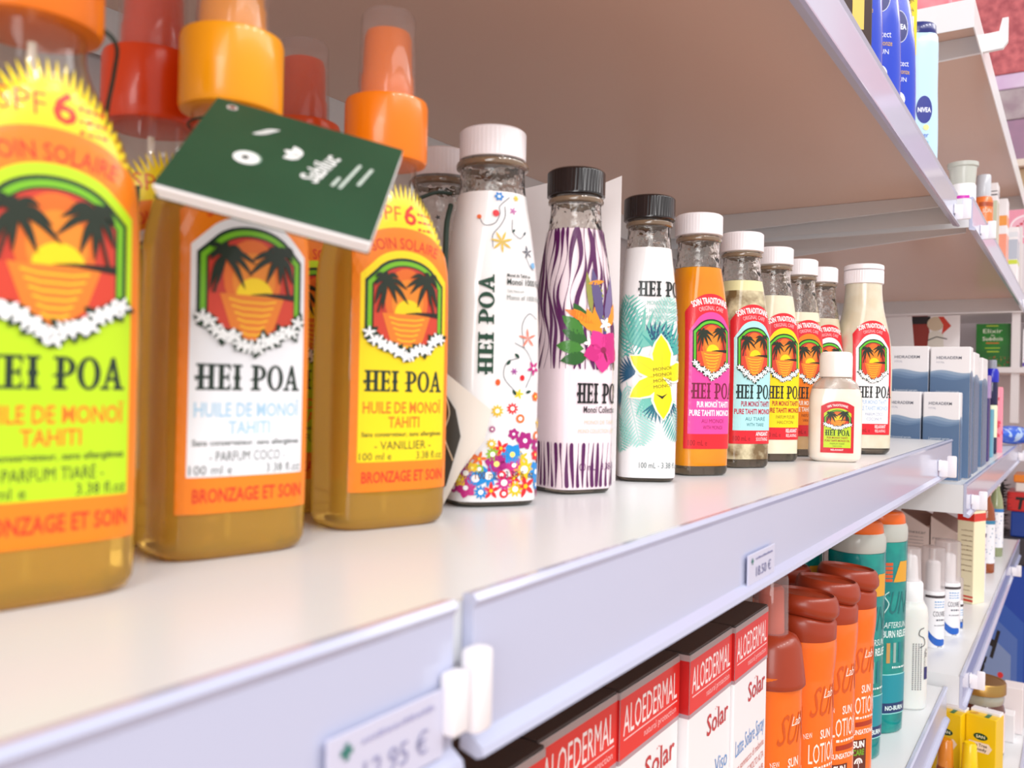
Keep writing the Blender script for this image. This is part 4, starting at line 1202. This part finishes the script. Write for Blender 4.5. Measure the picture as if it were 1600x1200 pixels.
# cream carton with red bands
t = thing('carton', 'tall cream carton with red bands at both ends', 'carton', (1.371, .1190, L2), -24)
MB().rbox(0, .030, 0, .024, 0, .130, .0008).build('carton_body', mat('cream_carton', (248, 236, 200), .4), t, False)
A = Art(); rnd = random.Random(9)
A.rect(0, 24, 116, 127, (220, 50, 36), 0); A.rect(0, 24, 3, 6, (220, 60, 40), 0); A.rect(0, 24, 8.5, 11, (220, 60, 40), 0)
for k in range(9): dash_text(A, 6, 22, 102 - 7 * k + rnd.uniform(-1, 1), 1.6, (140, 110, 70), 0, rnd)
dash_text(A, 8, 20, 24, 1.6, (150, 120, 80), 0, rnd); dash_text(A, 8, 20, 18, 1.4, (150, 120, 80), 0, rnd)
A.build('side_print', flat_map((0, .024, 0), (0, -1, 0), (0, 0, 1)), t, curved=False)
A = Art()
A.rect(0, 30, 116, 127, (220, 50, 36), 0)
A.build('front_print', flat_map((0, 0, 0), (1, 0, 0), (0, 0, 1)), t, curved=False)
# purple labelled roll bottle, two tea coloured bottles
def slim_bottle(label, loc, r, h, liq, lab, rz=-60, cap=tube_white, dots=None, group=None):
    t = thing('slim_bottle', label, 'bottle', (loc[0], loc[1], L2), rz, group)
    MB().lathe([(r * .9, 0), (r, .0015), (r, h * .60), (r * .86, h * .70), (r * .5, h * .80), (r * .42, h * .86)], 40).build('bottle', liq, t)
    MB().lathe([(r * .5, h * .855), (r * .52, h * .86), (r * .5, h * .985), (r * .4, h)], 32).build('screw_cap', cap, t)
    b = Body([(0, r, r, 2), (h, r, r, 2)])
    A = Art(); rnd = random.Random(4)
    A.rect(-r * 2400, r * 2400, h * 110, h * 580, lab, 0)
    for k in range(50):
        A.flower(rnd.uniform(-r * 2200, r * 2200), rnd.uniform(h * 150, h * 540), rnd.uniform(.8, 1.8), 4, rnd.choice(dots), 1, .5, rnd.uniform(0, 2))
    A.rect(-r * 2400, r * 2400, h * 540, h * 580, dots[0], 2)
    A.build('label', b.mapper(), t, maxlen=2.5)
slim_bottle('slim white bottle with purple label beside the cream carton', (1.478, .1210), .0090, .150, tube_white, (232, 226, 240), dots=[(84, 50, 120), (110, 70, 150)])
slim_bottle('amber bottle with blue flowered white label, nearer one', (1.640, .1250), .0135, .150, mat('amber_glass', (170, 84, 34), .08, coat=.6, trans=.3), (240, 240, 246), dots=[(50, 130, 170), (60, 90, 140), (40, 150, 120)], group='flowered bottles')
slim_bottle('pale green bottle with blue flowered label at the shelf tip', (1.820, .1230), .0120, .150, mat('pale_green_glass', (176, 186, 140), .08, coat=.6, trans=.3), (244, 244, 250), dots=[(50, 120, 190), (60, 80, 140), (60, 100, 170)], group='flowered bottles')

# ------------------------------------------------------------------ far unit, middle shelf
M2 = -.0459
def wave_box(label, x, y1, Wd, Ht, D, rz=0.0, txt=True):
    """carton facing the camera end: white above, blue wave below"""
    t = thing('carton', label, 'carton', (x, y1, M2), rz, 'blue wave skin care cartons')
    MB().rbox(0, D, 0, Wd, 0, Ht, .0012).build('carton_body', carton_white, t, False)
    A = Art(); rnd = random.Random(3)
    w, h = Wd * 1000, Ht * 1000
    top = h - 28
    for k, c in enumerate(((146, 168, 194), (122, 148, 180), (104, 132, 166), (88, 116, 152))):
        pts = [(w * i / 10, top - k * 2.6 + 1.8 * math.sin(i * .55 + k * .5)) for i in range(11)]
        A.poly([(.3, 1)] + [(min(max(a, .3), w - .3), b) for a, b in pts] + [(w - .3, 1)], c, k)
    if txt:
        A.text('HIDRADERM', w * .16, h - 14, 3.2, (84, 86, 106), 0, 'l', wmax=w * .62, bold=.01)
        A.text('HYAL', w * .16, h - 18.6, 2.2, (170, 170, 184), 0, 'l', wmax=w * .2)
        for k, s in enumerate(('Liposomal serum', 'Sérum liposomado', 'Sérum liposomale')):
            A.text(s, w * .17, h - 52 - 5.4 * k, 2.6, (226, 236, 246), 5, 'l', wmax=w * .56)
    A.build('front_print', flat_map((0, Wd, 0), (0, -1, 0), (0, 0, 1)), t, curved=False)
    B = Art(); d = D * 1000
    for k, c in enumerate(((146, 168, 194), (122, 148, 180), (104, 132, 166), (88, 116, 152))):
        pts = [(d * i / 10, top - k * 2.6 + 1.8 * math.sin(i * .55 + 5.5 + k * .5)) for i in range(11)]
        B.poly([(.3, 1)] + [(min(max(a, .3), d - .3), b) for a, b in pts] + [(d - .3, 1)], c, k)
    for k in range(12): B.ell(d * .5, h * .5 - k * 5, .5, .7, (214, 226, 240), 5, 6)
    B.build('side_print', flat_map((0, 0, 0), (1, 0, 0), (0, 0, 1)), t, curved=False)
wave_box('short blue wave carton in front, right one at the shelf corner', 1.045, .1065, .0365, .0965, .022)
wave_box('short blue wave carton in front, left one beside the last oil bottle', 1.045, .1450, .0365, .0965, .022)
wave_box('short blue wave carton hidden furthest left behind the oil bottle', 1.045, .1835, .0365, .0965, .022)
wave_box('tall blue wave carton in second row, right one', 1.085, .1010, .0410, .1480, .026)
wave_box('tall blue wave carton in second row, left one', 1.085, .1435, .0430, .1490, .026)
wave_box('tall blue wave carton third along the edge behind the pair', 1.150, .1030, .0420, .1450, .060, txt=False)
wave_box('tall blue wave carton fourth along the edge, farthest of its kind', 1.270, .1040, .0420, .1430, .070, txt=False)
t = thing('slim_carton', 'slim dark purple carton next to the wave cartons', 'carton', (1.395, .1060, M2))
MB().rbox(0, .030, 0, .030, 0, .122, .001).build('carton_body', mat('dark_purple_carton', (66, 52, 116), .35), t, False)
MB().rbox(-.0006, .0306, -.0006, .0306, .090, .1225, .001).build('carton_lid', mat('lilac_carton', (176, 150, 200), .35), t, False)
tag(MB().rbox(1.500, 1.530, .1085, .130, M2, M2 + .073, .001).build('slim_carton', mat('teal_blue_carton', (110, 176, 200), .4), None, False), 'short pale blue carton beside the dark capped bottle', 'carton')
t = thing('dropper_bottle', 'dark bottle with bright blue collar and grey cap', 'bottle', (1.600, .1180, M2))
MB().lathe([(.0085, 0), (.0090, .001), (.0090, .026), (.0085, .028)], 32).build('bottle_base', mat('navy_glass', (26, 26, 66), .15, coat=.5), t)
MB().lathe([(.0088, .026), (.0088, .078), (.008, .080)], 32).build('label', mat('pale_cream_label', (232, 238, 206), .4), t)
MB().lathe([(.0088, .079), (.0092, .080), (.0092, .122), (.0085, .124)], 32).build('bottle_neck', mat('blue_black_plastic', (24, 22, 70), .2, coat=.5), t)
MB().lathe([(.0098, .116), (.0102, .117), (.0102, .132), (.0080, .138)], 32).build('blue_collar', mat('bright_blue_plastic', (30, 40, 190), .25, coat=.4), t)
MB().lathe([(.0068, .137), (.0068, .150), (.006, .152)], 32).build('cap', mat('grey_cap_plastic', (150, 152, 166), .3), t)
t = thing('pink_tube', 'slim pink tube with red flowers at the shelf end', 'tube', (1.648, .1120, M2))
MB().lathe([(.0075, 0), (.0078, .001), (.0078, .104), (.0070, .1085), (.004, .109)], 32).build('tube_body', mat('pink_tube_plastic', (246, 146, 166), .3, coat=.3), t)
b = Body([(0, .0078, .0078, 2), (.104, .0078, .0078, 2)])
A = Art(); rnd = random.Random(1)
for k in range(14): A.flower(rnd.uniform(-20, 20), rnd.uniform(10, 90), 4, 5, (224, 60, 90), 0, .6, rnd.uniform(0, 2))
A.build('print', b.mapper(), t, maxlen=2)
# blue pouch
pr = []
for i in range(9):
    f = i / 8
    hw, th = .050 * (1 - .6 * f ** 2), .016 * math.sin(PI * (.12 + .8 * f)) + .002
    pr.append([(1.86 + .10 * f + .1 * hw * math.cos(a), .135 - .065 * f + hw * .4 * math.cos(a), M2 + .022 + th * math.sin(a) - .004 * f) for a in np.linspace(0, 2 * PI, 20, endpoint=False)])
o = MB().ring_loft(pr).build('pouch', mat('blue_foil_pouch', (36, 96, 214), .3, coat=.4, noise=((180, 206, 240), 60, 2, .55, .62)))
tag(o, 'small blue foil pouch lying at the far shelf end', 'pouch')
# leaning cards on the far back
t = thing('leaning_card', 'plain white card leaning beside the advert card', 'card', (1.50, .2050, M2), 0, None, (0, 0, math.radians(-3)))
MB().prism_x([(.000, 0), (.042, 0), (.075, .215), (.020, .218)], 0, .002).build('card', paper, t, False)
t = thing('advert_card', 'white card printed with a red and black portrait picture', 'card', (1.62, .1680, M2))
MB().rbox(0, .002, 0, .085, 0, .228, .0004).build('card', paper, t, False)
A = Art()
A.poly([(16, 150), (4, 228), (36, 228), (44, 150)], (150, 50, 40), 0); A.rect(6, 40, 214, 227, (30, 22, 26), 1)
A.ell(48, 214, 13, 12, (216, 196, 168), 2, 24); A.poly([(52, 226), (60, 226), (72, 210), (58, 196), (60, 212)], (214, 60, 36), 3)
A.poly([(34, 150), (38, 198), (46, 204), (60, 198), (62, 150)], (232, 226, 214), 1); A.line([(36, 186), (50, 192), (66, 188)], 1.6, (50, 46, 44), 4)
A.build('print', flat_map((0, .085, 0), (0, -1, 0), (0, 0, 1)), t, curved=False)

# ------------------------------------------------------------------ overhead shelf of the near unit
U1 = .2567
NIV = Body([(0, .017, .0125, 2.6), (.002, .0195, .0142, 2.6), (.05, .0205, .0150, 2.6), (.10, .0195, .0145, 2.5), (.135, .0160, .0130, 2.3), (.150, .0135, .0120, 2)])
blue_pl = mat('royal_blue_plastic', (34, 66, 196), .22, coat=.5)
navy_pl = mat('navy_plastic', (26, 34, 112), .25, coat=.4)
def blue_art(first=False):
    A = Art(); wh = (236, 240, 252)
    A.ell(-2, 122, 8.5, 15, (226, 230, 246), 0, 28); A.ell(-2, 122, 8.0, 14.4, (26, 32, 110), 1, 28)
    A.text('NIVEA', -2, 119.5, 4.6, wh, 2, wmax=13, bold=.03)
    A.rect(-14, -2, 96, 102, (250, 150, 110), 1)
    A.text('protect', -1, 86, 5.4, wh, 1, wmax=16); A.text('& bronze', 0, 79, 4.6, (226, 180, 60), 1, wmax=16); A.text('SUN', 0, 72, 4, wh, 1, wmax=10)
    A.ell(-3, 56, 7, 7, wh, 1, 18); A.rect(-7, 3, 36, 54, wh, 1); A.text('30', -2, 40, 6, (40, 60, 170), 2, wmax=7)
    A.line(curve_pts([(-16, 130), (-17, 100), (-17, 60), (-15, 20)], 6), 1.6, (120, 96, 214), 1)
    return A
def blue_bottle(label, loc, rz, yellow=False):
    t = thing('sun_bottle', label, 'sun lotion bottle', (loc[0], loc[1], U1), rz, 'royal blue sun lotion bottles')
    NIV.mesh('bottle', blue_pl, t, steps=30)
    MB().lathe([(.0136, .1495), (.0140, .1505), (.0138, .170), (.0125, .173)], 40).build('cap', navy_pl, t)
    fm = NIV.mapper(); blue_art().build('front_print', lambda u, v, l: fm(u, v, l), t, maxlen=2.5)
blue_bottle('nearest royal blue sun lotion bottle above the overhead rail', (.7000, .1500), -55)
blue_bottle('royal blue sun lotion bottle with round emblem, second along the rail', (.7750, .1490), -55)
blue_bottle('royal blue sun lotion bottle with yellow tag, third along the rail', (.8500, .1480), -50)
t = thing('hang_tag', 'yellow hang tag beside the third royal blue bottle', 'tag', (.8680, .1365, U1 + .105), -60)
MB().rbox(-.006, .006, -.0005, .0005, 0, .080, .0002).build('card', mat('yellow_card', (252, 214, 10), .4), t, False)
A = Art()
for k in range(4): A.text('SUN', 0, 66 - 9 * k, 4, (60, 50, 20), 0, wmax=7, rot=.5)
A.rect(-2.5, 3, 22, 36, (250, 246, 236), 0)
A.build('print', flat_map((0, -.0005, 0), (1, 0, 0), (0, 0, 1)), t, curved=False)
t = thing('sun_bottle', 'pale blue after sun bottle with navy lid, last before shelf end', 'sun lotion bottle', (.9640, .1440, U1), -60)
lb = mat('pale_blue_plastic', (190, 222, 242), .2, coat=.5)
MB().ring_loft([[(x, y, z * .98) for x, y, _ in NIV.ring(min(z, .10), 56)] for z in np.linspace(.0005, .150, 24)] + [[(x * s, y * s, z) for x, y, _ in NIV.ring(.10, 56)] for s, z in ((.97, .154), (.9, .157))]).build('bottle', lb, t)
MB().lathe([(.0150, .1565), (.0155, .158), (.0152, .166), (.0140, .168)], 48, sx=1.15, sy=.9).build('lid', navy_pl, t)
A = Art()
A.ell(2, 78, 8, 14, (40, 50, 140), 0, 26); A.text('NIVEA', 2, 75.5, 4.6, (236, 240, 252), 1, wmax=13, bold=.03)
A.text('after', 1, 50, 5, (60, 90, 190), 0, wmax=11); A.text('sun', 2, 43, 5, (90, 180, 214), 0, wmax=9); A.ell(4, 60, 3, 3, (230, 220, 150), 0, 14); A.ell(5, 32, 3, 3, (130, 190, 70), 0, 12)
fm = NIV.mapper(); A.build('front_print', fm, t, maxlen=2.5)
t = thing('sun_carton', 'dark brown tanning oil carton, nearest item above the overhead rail', 'carton', (.545, .1500, U1), -48)
MB().rbox(0, .050, 0, .030, 0, .165, .001).build('carton_body', mat('dark_chocolate_carton', (58, 36, 30), .35), t, False)
A = Art()
A.line(curve_pts([(6, 60), (20, 72), (34, 66), (46, 40)], 6), 2.2, (244, 236, 226), 0); A.rect(24, 28, 66, 130, (216, 70, 34), 0); A.text('BRONZE', 36, 100, 7, (230, 180, 50), 0, wmax=20); A.rect(36, 44, 20, 58, (226, 190, 90), 0)
A.build('front_print', flat_map((0, 0, 0), (1, 0, 0), (0, 0, 1)), t, curved=False)

# ------------------------------------------------------------------ overhead shelf of the far unit
U2 = .2532
t = thing('pump_pot', 'white lidded tube with magenta mark at the near end of far overhead shelf', 'tube', (1.270, .1320, U2), -60)
MB().lathe([(.0150, 0), (.0160, .001), (.0160, .068), (.0150, .070)], 40).build('tube_body', tube_white, t)
MB().lathe([(.0148, .070), (.0150, .071), (.0165, .092), (.0185, .0935), (.0185, .0985), (.0170, .0990)], 40).build('clear_cap', gel_top, t)
b = Body([(0, .0160, .0160, 2), (.060, .0160, .0160, 2)]); A = Art()
A.rect(-14, 2, 50, 54, (206, 40, 180), 0); A.rect(3, 14, 26, 42, (206, 40, 180), 0); A.rect(3, 14, 6, 18, (206, 40, 150), 0)
A.build('print', b.mapper(), t, maxlen=2.5)
t = thing('sun_bottle', 'orange bottle with grey cap behind the white magenta tube', 'sun lotion bottle', (1.570, .1330, U2), -60)
MB().lathe([(.0130, 0), (.0140, .001), (.0140, .105), (.0120, .112), (.010, .113)], 40).build('bottle', mat('orange_bottle_plastic', (240, 124, 56), .25, coat=.4), t)
MB().lathe([(.0105, .112), (.0110, .113), (.0106, .146), (.0095, .148)], 40).build('cap', mat('pale_grey_cap', (206, 210, 218), .25, coat=.3), t)
b = Body([(0, .0140, .0140, 2), (.105, .0140, .0140, 2)]); A = Art(); rnd = random.Random(12)
A.rect(-12, 12, 96, 103, (176, 74, 30), 0); A.text('SUN', 0, 86, 6, (255, 230, 214), 0, wmax=14)
for k in range(8): A.rect(-10, 10, 70 - 7 * k, 72 - 7 * k, (250, 190, 150), 0)
A.build('print', b.mapper(), t, maxlen=2.5)
def thin_carton(label, loc, Wd, D, Ht, c, bands):
    t = thing('carton', label, 'carton', (*loc, U2), 0, 'slim cartons on the far overhead shelf')
    MB().rbox(0, D, 0, Wd, 0, Ht, .0008).build('carton_body', carton_white, t, False)
    for face in (flat_map((0, Wd, 0), (0, -1, 0), (0, 0, 1)), flat_map((0, 0, 0), (1, 0, 0), (0, 0, 1))):
        A = Art()
        w = (Wd if face is not None else D) * 1000
        for z0, z1, cc in bands: A.rect(.5, (Wd if face(1, 0, 0)[1] != face(0, 0, 0)[1] else D) * 1000 - .5, Ht * z0 * 1000, Ht * z1 * 1000, cc, 0)
        A.build('print', face, t, curved=False)
thin_carton('white topped slim carton with sage green lower half', (1.640, .1180), .030, .040, .150, 0, [(.02, .80, (198, 206, 180)), (.86, .875, (90, 90, 96)), (.90, .912, (120, 120, 126))])
thin_carton('slim white and peach striped carton on far overhead shelf', (1.790, .1130), .030, .045, .152, 0, [(.02, .58, (248, 156, 128)), (.68, .80, (246, 160, 70))])
thin_carton('white carton with grey bird mark and lime patch, last before shelf end', (1.900, .1015), .026, .05, .118, 0, [(.48, .80, (186, 192, 206)), (.40, .47, (210, 222, 60)), (.84, .92, (226, 228, 234))])

# ------------------------------------------------------------------ base shelf goods
B2 = -.4299
ytea = mat('yellow_carton', (242, 200, 10), .35, coat=.2)
def tea_box(label, loc, rz, rollcol, capcol):
    t = thing('tea_tree_carton', label, 'carton', (loc[0], loc[1], B2), rz, 'yellow tea tree cartons')
    Wd, D, Ht = .034, .030, .086
    MB().rbox(0, D, 0, Wd, 0, Ht, .0008).build('carton_body', ytea, t, False)
    MB().rbox(D * .55, D + .0006, .0004, Wd - .0004, Ht - .0006, Ht + .0030, .0006).build('carton_flap', carton_white, t, False)
    A = Art()
    A.ell(17, 62, 8, 4.2, (20, 70, 40), 0, 24); A.text('SAN', 17, 60.3, 3.4, (240, 236, 200), 1, wmax=10, bold=.02)
    A.poly([(4, 43), (4, 55), (26, 55), (30, 50), (26, 43)], (246, 226, 206), 0)
    A.text('Tea Tree', 15.5, 50, 3.6, (60, 46, 26), 1, wmax=18, bold=.02); A.text('Remedy', 15, 45, 3.6, (60, 46, 26), 1, wmax=18, bold=.02)
    A.build('front_print', flat_map((0, Wd, 0), (0, -1, 0), (0, 0, 1)), t, curved=False)
    B = Art()
    B.rect(20, 25, 2, 26, (20, 110, 60), 0); B.text('TEA', 11, 10, 5, (190, 80, 20), 0, wmax=9, rot=PI / 2); B.text('OIL', 5.5, 8, 3, (190, 100, 20), 0, wmax=5, rot=PI / 2)
    B.build('top_print', flat_map((0, Wd, Ht), (0, -1, 0), (1, 0, 0)), t, curved=False)
    return t
tea_box('yellow tea tree carton, right one of the pair', (1.1960, .0760), -12, 0, 0)
tea_box('yellow tea tree carton, left one partly behind the rail', (1.1880, .1130), -12, 0, 0)
def roll_on(label, loc, body, cap):
    t = thing('roll_on', label, 'roll-on', (loc[0], loc[1], B2), 0, 'roll-on bottles before the yellow cartons')
    MB().lathe([(.0095, 0), (.0100, .001), (.0100, .030), (.0090, .033)], 32).build('bottle', body, t)
    MB().lathe([(.0088, .0325), (.0090, .034), (.0076, .062), (.006, .0645)], 32).build('cap', cap, t)
roll_on('roll-on with yellow cap before the right tea tree carton', (1.165, .1010), mat('black_glass', (24, 22, 20), .15, coat=.5), mat('yellow_cap_plastic', (246, 206, 14), .25, coat=.4))
roll_on('amber roll-on before the left tea tree carton', (1.1600, .1260), mat('amber_glass'), mat('amber_cap_plastic', (214, 126, 30), .2, coat=.5))
t = thing('honey_jar', 'glass jar of dark honey with gold lid and pink label', 'jar', (1.325, .1030, B2))
MB().lathe([(.026, 0), (.0285, .002), (.0290, .058), (.0270, .066), (.0255, .068)], 56).build('jar', mat('dark_honey', (92, 46, 34), .08, coat=.8), t)
MB().lathe([(.0257, .0675), (.0275, .070), (.0280, .076), (.0262, .082), (.0262, .084)], 56).build('jar_neck', mat('pale_honey_glass', (206, 206, 190), .05, coat=.8, trans=.4), t)
MB().lathe([(.0285, .081), (.0300, .082), (.0300, .0945), (.0288, .0965), (.026, .0966), (.0255, .0960)], 72).build('lid', mat('gold_metal', (190, 150, 86), .3, metal=.85), t)
b = Body([(0, .0288, .0288, 2), (.058, .0288, .0288, 2)]); A = Art()
A.rect(-16, 30, 6, 58, (246, 226, 226), 0); A.rect(-12, 0, 38, 50, (96, 52, 40), 1); A.ell(10, 20, 8, 10, (120, 70, 50), 1, 20)
A.build('label', b.mapper(centre=-PI * .83), t, maxlen=3)
tag(MB().rbox(1.420, 1.455, .058, .0825, B2, -.3655, .001).build('small_carton', mat('pale_pink_carton', (240, 230, 230), .4), None, False), 'small pale carton standing right of the honey jar', 'carton')
tag(MB().rbox(1.380, 1.405, .0660, .0840, B2, -.392, .001).build('small_carton', carton_white, None, False), 'low white carton in front of the small pale carton', 'carton')

# ------------------------------------------------------------------ beyond the unit: corner shelving, gum display, posters
corner = mat('corner_shelf_paint', (226, 218, 218), .4)
struct(MB().box(2.50, 2.53, -.6, .60, -1.19, .43).build('wall_end', mat('pale_panel_paint', (214, 202, 204), .5), None, False))
t = thing('corner_shelving', 'far white corner shelving with upright post and two boards', 'shelving', (2.2, .117, -1.2))
MB().box(-.012, .012, -.008, .008, 1.19, 1.62).build('post', corner, t, False)
MB().box(-.02, .29, -.60, .30, 1.300, 1.312).build('board', corner, t, False)
MB().box(-.02, .29, -.60, .30, 1.432, 1.444).build('board', corner, t, False)
t = thing('book', 'green book standing on the far corner shelf board', 'book', (2.215, .1285, .1125))
MB().rbox(0, .012, 0, .068, 0, .098, .0006).build('cover', mat('green_book_cover', (34, 132, 40), .35, coat=.3, noise=((20, 96, 30), 25, 2, .3, .7)), t, False)
A = Art(); rnd = random.Random(6)
A.text('Elixir', 33, 77, 9, (236, 236, 214), 0, wmax=38); A.text('du', 33, 70, 4, (236, 236, 214), 0, wmax=7); A.text('Suédois', 33, 60, 8.5, (236, 236, 214), 0, wmax=40, bold=.01)
A.rect(20, 44, 92, 94, (200, 214, 60), 0); A.rect(20, 46, 53, 55.5, (214, 110, 40), 0); A.rect(18, 48, 42, 44, (170, 200, 40), 0); A.rect(22, 46, 34, 36, (190, 210, 50), 0)
for k in range(40): A.flower(rnd.uniform(22, 66), rnd.uniform(2, 24), rnd.uniform(1, 2.6), 4, rnd.choice([(200, 140, 40), (150, 90, 60), (190, 60, 60), (110, 140, 40)]), 0, .5, rnd.uniform(0, 2))
A.build('cover_print', flat_map((0, .068, 0), (0, -1, 0), (0, 0, 1)), t, curved=False)
t = thing('pack', 'white pack with purple base on corner shelf right of post', 'pack', (2.215, .045, .1125))
MB().rbox(0, .03, 0, .060, 0, .085, .001).build('pack_body', carton_white, t, False)
A = Art()
A.poly([(0, 2), (0, 10), (60, 22), (60, 2)], (96, 70, 150), 0); A.ell(6, 66, 10, 7, (130, 160, 40), 0, 16, 0, -1.2, 1.5); A.ell(8, 18, 5, 5, (206, 50, 50), 1, 14)
A.build('print', flat_map((0, .060, 0), (0, -1, 0), (0, 0, 1)), t, curved=False)

t = thing('gum_display', 'blue floor display board with large black vertical lettering', 'display', (2.30, .0, -1.2))
blue_board = mat('display_blue', (12, 66, 168), .35, coat=.2)
MB().rbox(0, .14, -.25, .26, 0, .862, .002).build('board', blue_board, t, False)
MB().rbox(-.012, .13, -.25, .150, .862, .925, .004).build('tray', mat('dark_grey_tray', (58, 54, 60), .4), t, False)
A = Art()
for k, c in enumerate(((40, 88, 178), (78, 112, 184), (124, 146, 190))):
    g = 1 - .17 * k
    A.poly([(92 + (a - 92) * g, 500 + (b - 500) * g) for a, b in ((20, 640), (48, 735), (120, 772), (165, 730), (165, 590), (120, 400), (60, 240), (-60, 240), (-60, 420))], c, k)
A.text('Trident', 86, 718, 34, (10, 10, 16), 4, 'l', wmax=330, rot=-PI / 2 - .22, bold=.03, skew=.2)
A.ell(120, 603, 6, 7, (214, 40, 40), 5, 16)
A.build('print', flat_map((0, .26, 0), (0, -1, 0), (0, 0, 1)), t, curved=False)
A = Art()
A.rect(250, 395, 8, 30, (120, 150, 190), 0); A.text('Trident', 300, 12, 16, (14, 14, 20), 1, wmax=90, rot=-.1)
A.build('tray_print', flat_map((-.012, .26, .862), (0, -1, 0), (0, 0, 1)), t, curved=False)
def gum_box(label, z0, z1, c, y1, txt=None, dx=0.0):
    t = thing('gum_box', label, 'gum box', (2.30 + dx, y1, z0), 0, 'gum boxes stacked on the blue display')
    MB().rbox(0, .11, -.30, 0, 0, z1 - z0, .003).build('box_body', mat('gum_%d_%d_%d' % c, c, .35, coat=.2), t, False)
    if txt:
        A = Art(); A.text(txt, 14, 6, 26, (12, 10, 12), 0, 'l', wmax=110, bold=.04, skew=.15)
        A.build('print', flat_map((0, 0, 0), (0, -1, 0), (0, 0, 1)), t, curved=False)
gum_box('deep blue gum box at the bottom of the stack', -.2745, -.2160, (22, 62, 150), .126)
gum_box('red gum box with black lettering in the stack', -.2155, -.1720, (206, 40, 38), .134, 'Trident', -.004)
gum_box('white gum box above the red one', -.1715, -.1500, (236, 228, 222), .118, None, .004)
gum_box('orange gum box on top of the stack', -.1495, -.1320, (240, 136, 40), .122, None, .002)
# bristle brush
rnd = random.Random(11)
bm_ = MB()
cx, cy, cz = 2.26, .150, -.185
bm_.lathe([(.010, -.275 + 0), (.012, -.27), (.012, -.15), (.008, -.14)], 16, cx=cx, cy=cy)
for k in range(260):
    a, q = rnd.uniform(0, 2 * PI), rnd.uniform(-.068, .062)
    r = .020 + .012 * rnd.random()
    p = Vector((cx, cy, -.205 + q))
    e = p + Vector((math.cos(a) * r, math.sin(a) * r, rnd.uniform(-.012, .016)))
    n = Vector((-math.sin(a), math.cos(a), 0)) * .0022
    u = Vector((0, 0, .0022))
    bm_.add([p + n, p + u, p - n, p - u, e], [(0, 1, 4), (1, 2, 4), (2, 3, 4), (3, 0, 4), (3, 2, 1, 0)])
tag(bm_.build('bristle_brush', mat('black_bristle', (18, 14, 16), .6), None, False), 'black bristly brush standing beside the gum boxes', 'brush')

def poster(label, y0, y1, z0, z1, c, c2, sc, x=3.18):
    o = MB().rbox(x, x + .015, y0, y1, z0, z1, .003).build('poster', mat('poster_%d_%d_%d' % c, c, .35, coat=.2, noise=(c2, sc, 5, .35, .65)), None, False)
    tag(o, label, 'poster')
poster('rose red crinkled poster high on the far wall', -.5, .5, 1.085, 1.70, (214, 112, 116), (172, 80, 88), 40)
poster('lilac white strip under the rose red poster', -.5, .5, 1.035, 1.083, (214, 180, 216), (236, 226, 240), 6)
poster('mottled grey poster between the lilac strips', -.5, .5, .935, 1.033, (160, 136, 146), (190, 176, 178), 14)
poster('mauve grey poster below the mottled one', -.5, .5, .800, .933, (168, 126, 152), (150, 120, 144), 12)
poster('sandy beige poster above the pink package', -.5, .5, .700, .775, (188, 158, 120), (170, 140, 106), 12)
tag(MB().rbox(3.15, 3.19, -.5, .5, .776, .799, .002).build('beam', mat('cream_beam_paint', (228, 212, 196), .4), None, False), 'cream beam running under the mauve poster', 'beam')
t = thing('pink_package', 'pink package with white oval emblem on far wall shelf', 'package', (2.9, .0, .43))
MB().rbox(0, .06, -.12, .20, 0, .20, .004).build('package_body', mat('pink_gloss_card', (238, 150, 170), .25, coat=.4), t, False)
A = Art()
A.ell(70, 112, 46, 34, (250, 232, 236), 0, 30); A.ell(70, 112, 41, 29, (240, 176, 192), 1, 30)
for k in range(4): A.ell(44 + 9 * k, 112 + 7 * k, 5, 4, (206, 60, 80), 2, 12)
A.build('print', flat_map((0, .20, 0), (0, -1, 0), (0, 0, 1)), t, curved=False)
struct(MB().box(2.88, 3.2, -.6, .30, .405, .43).build('trim_3', corner, None, False))
tag(MB().rbox(1.02, 1.20, .12, .30, .4622, .56, .003).build('pink_pack', mat('pink_film', (236, 150, 158), .3, noise=((214, 110, 124), 20, 3, .4, .6)), None, False), 'pink pack lying on the topmost far shelf', 'pack')
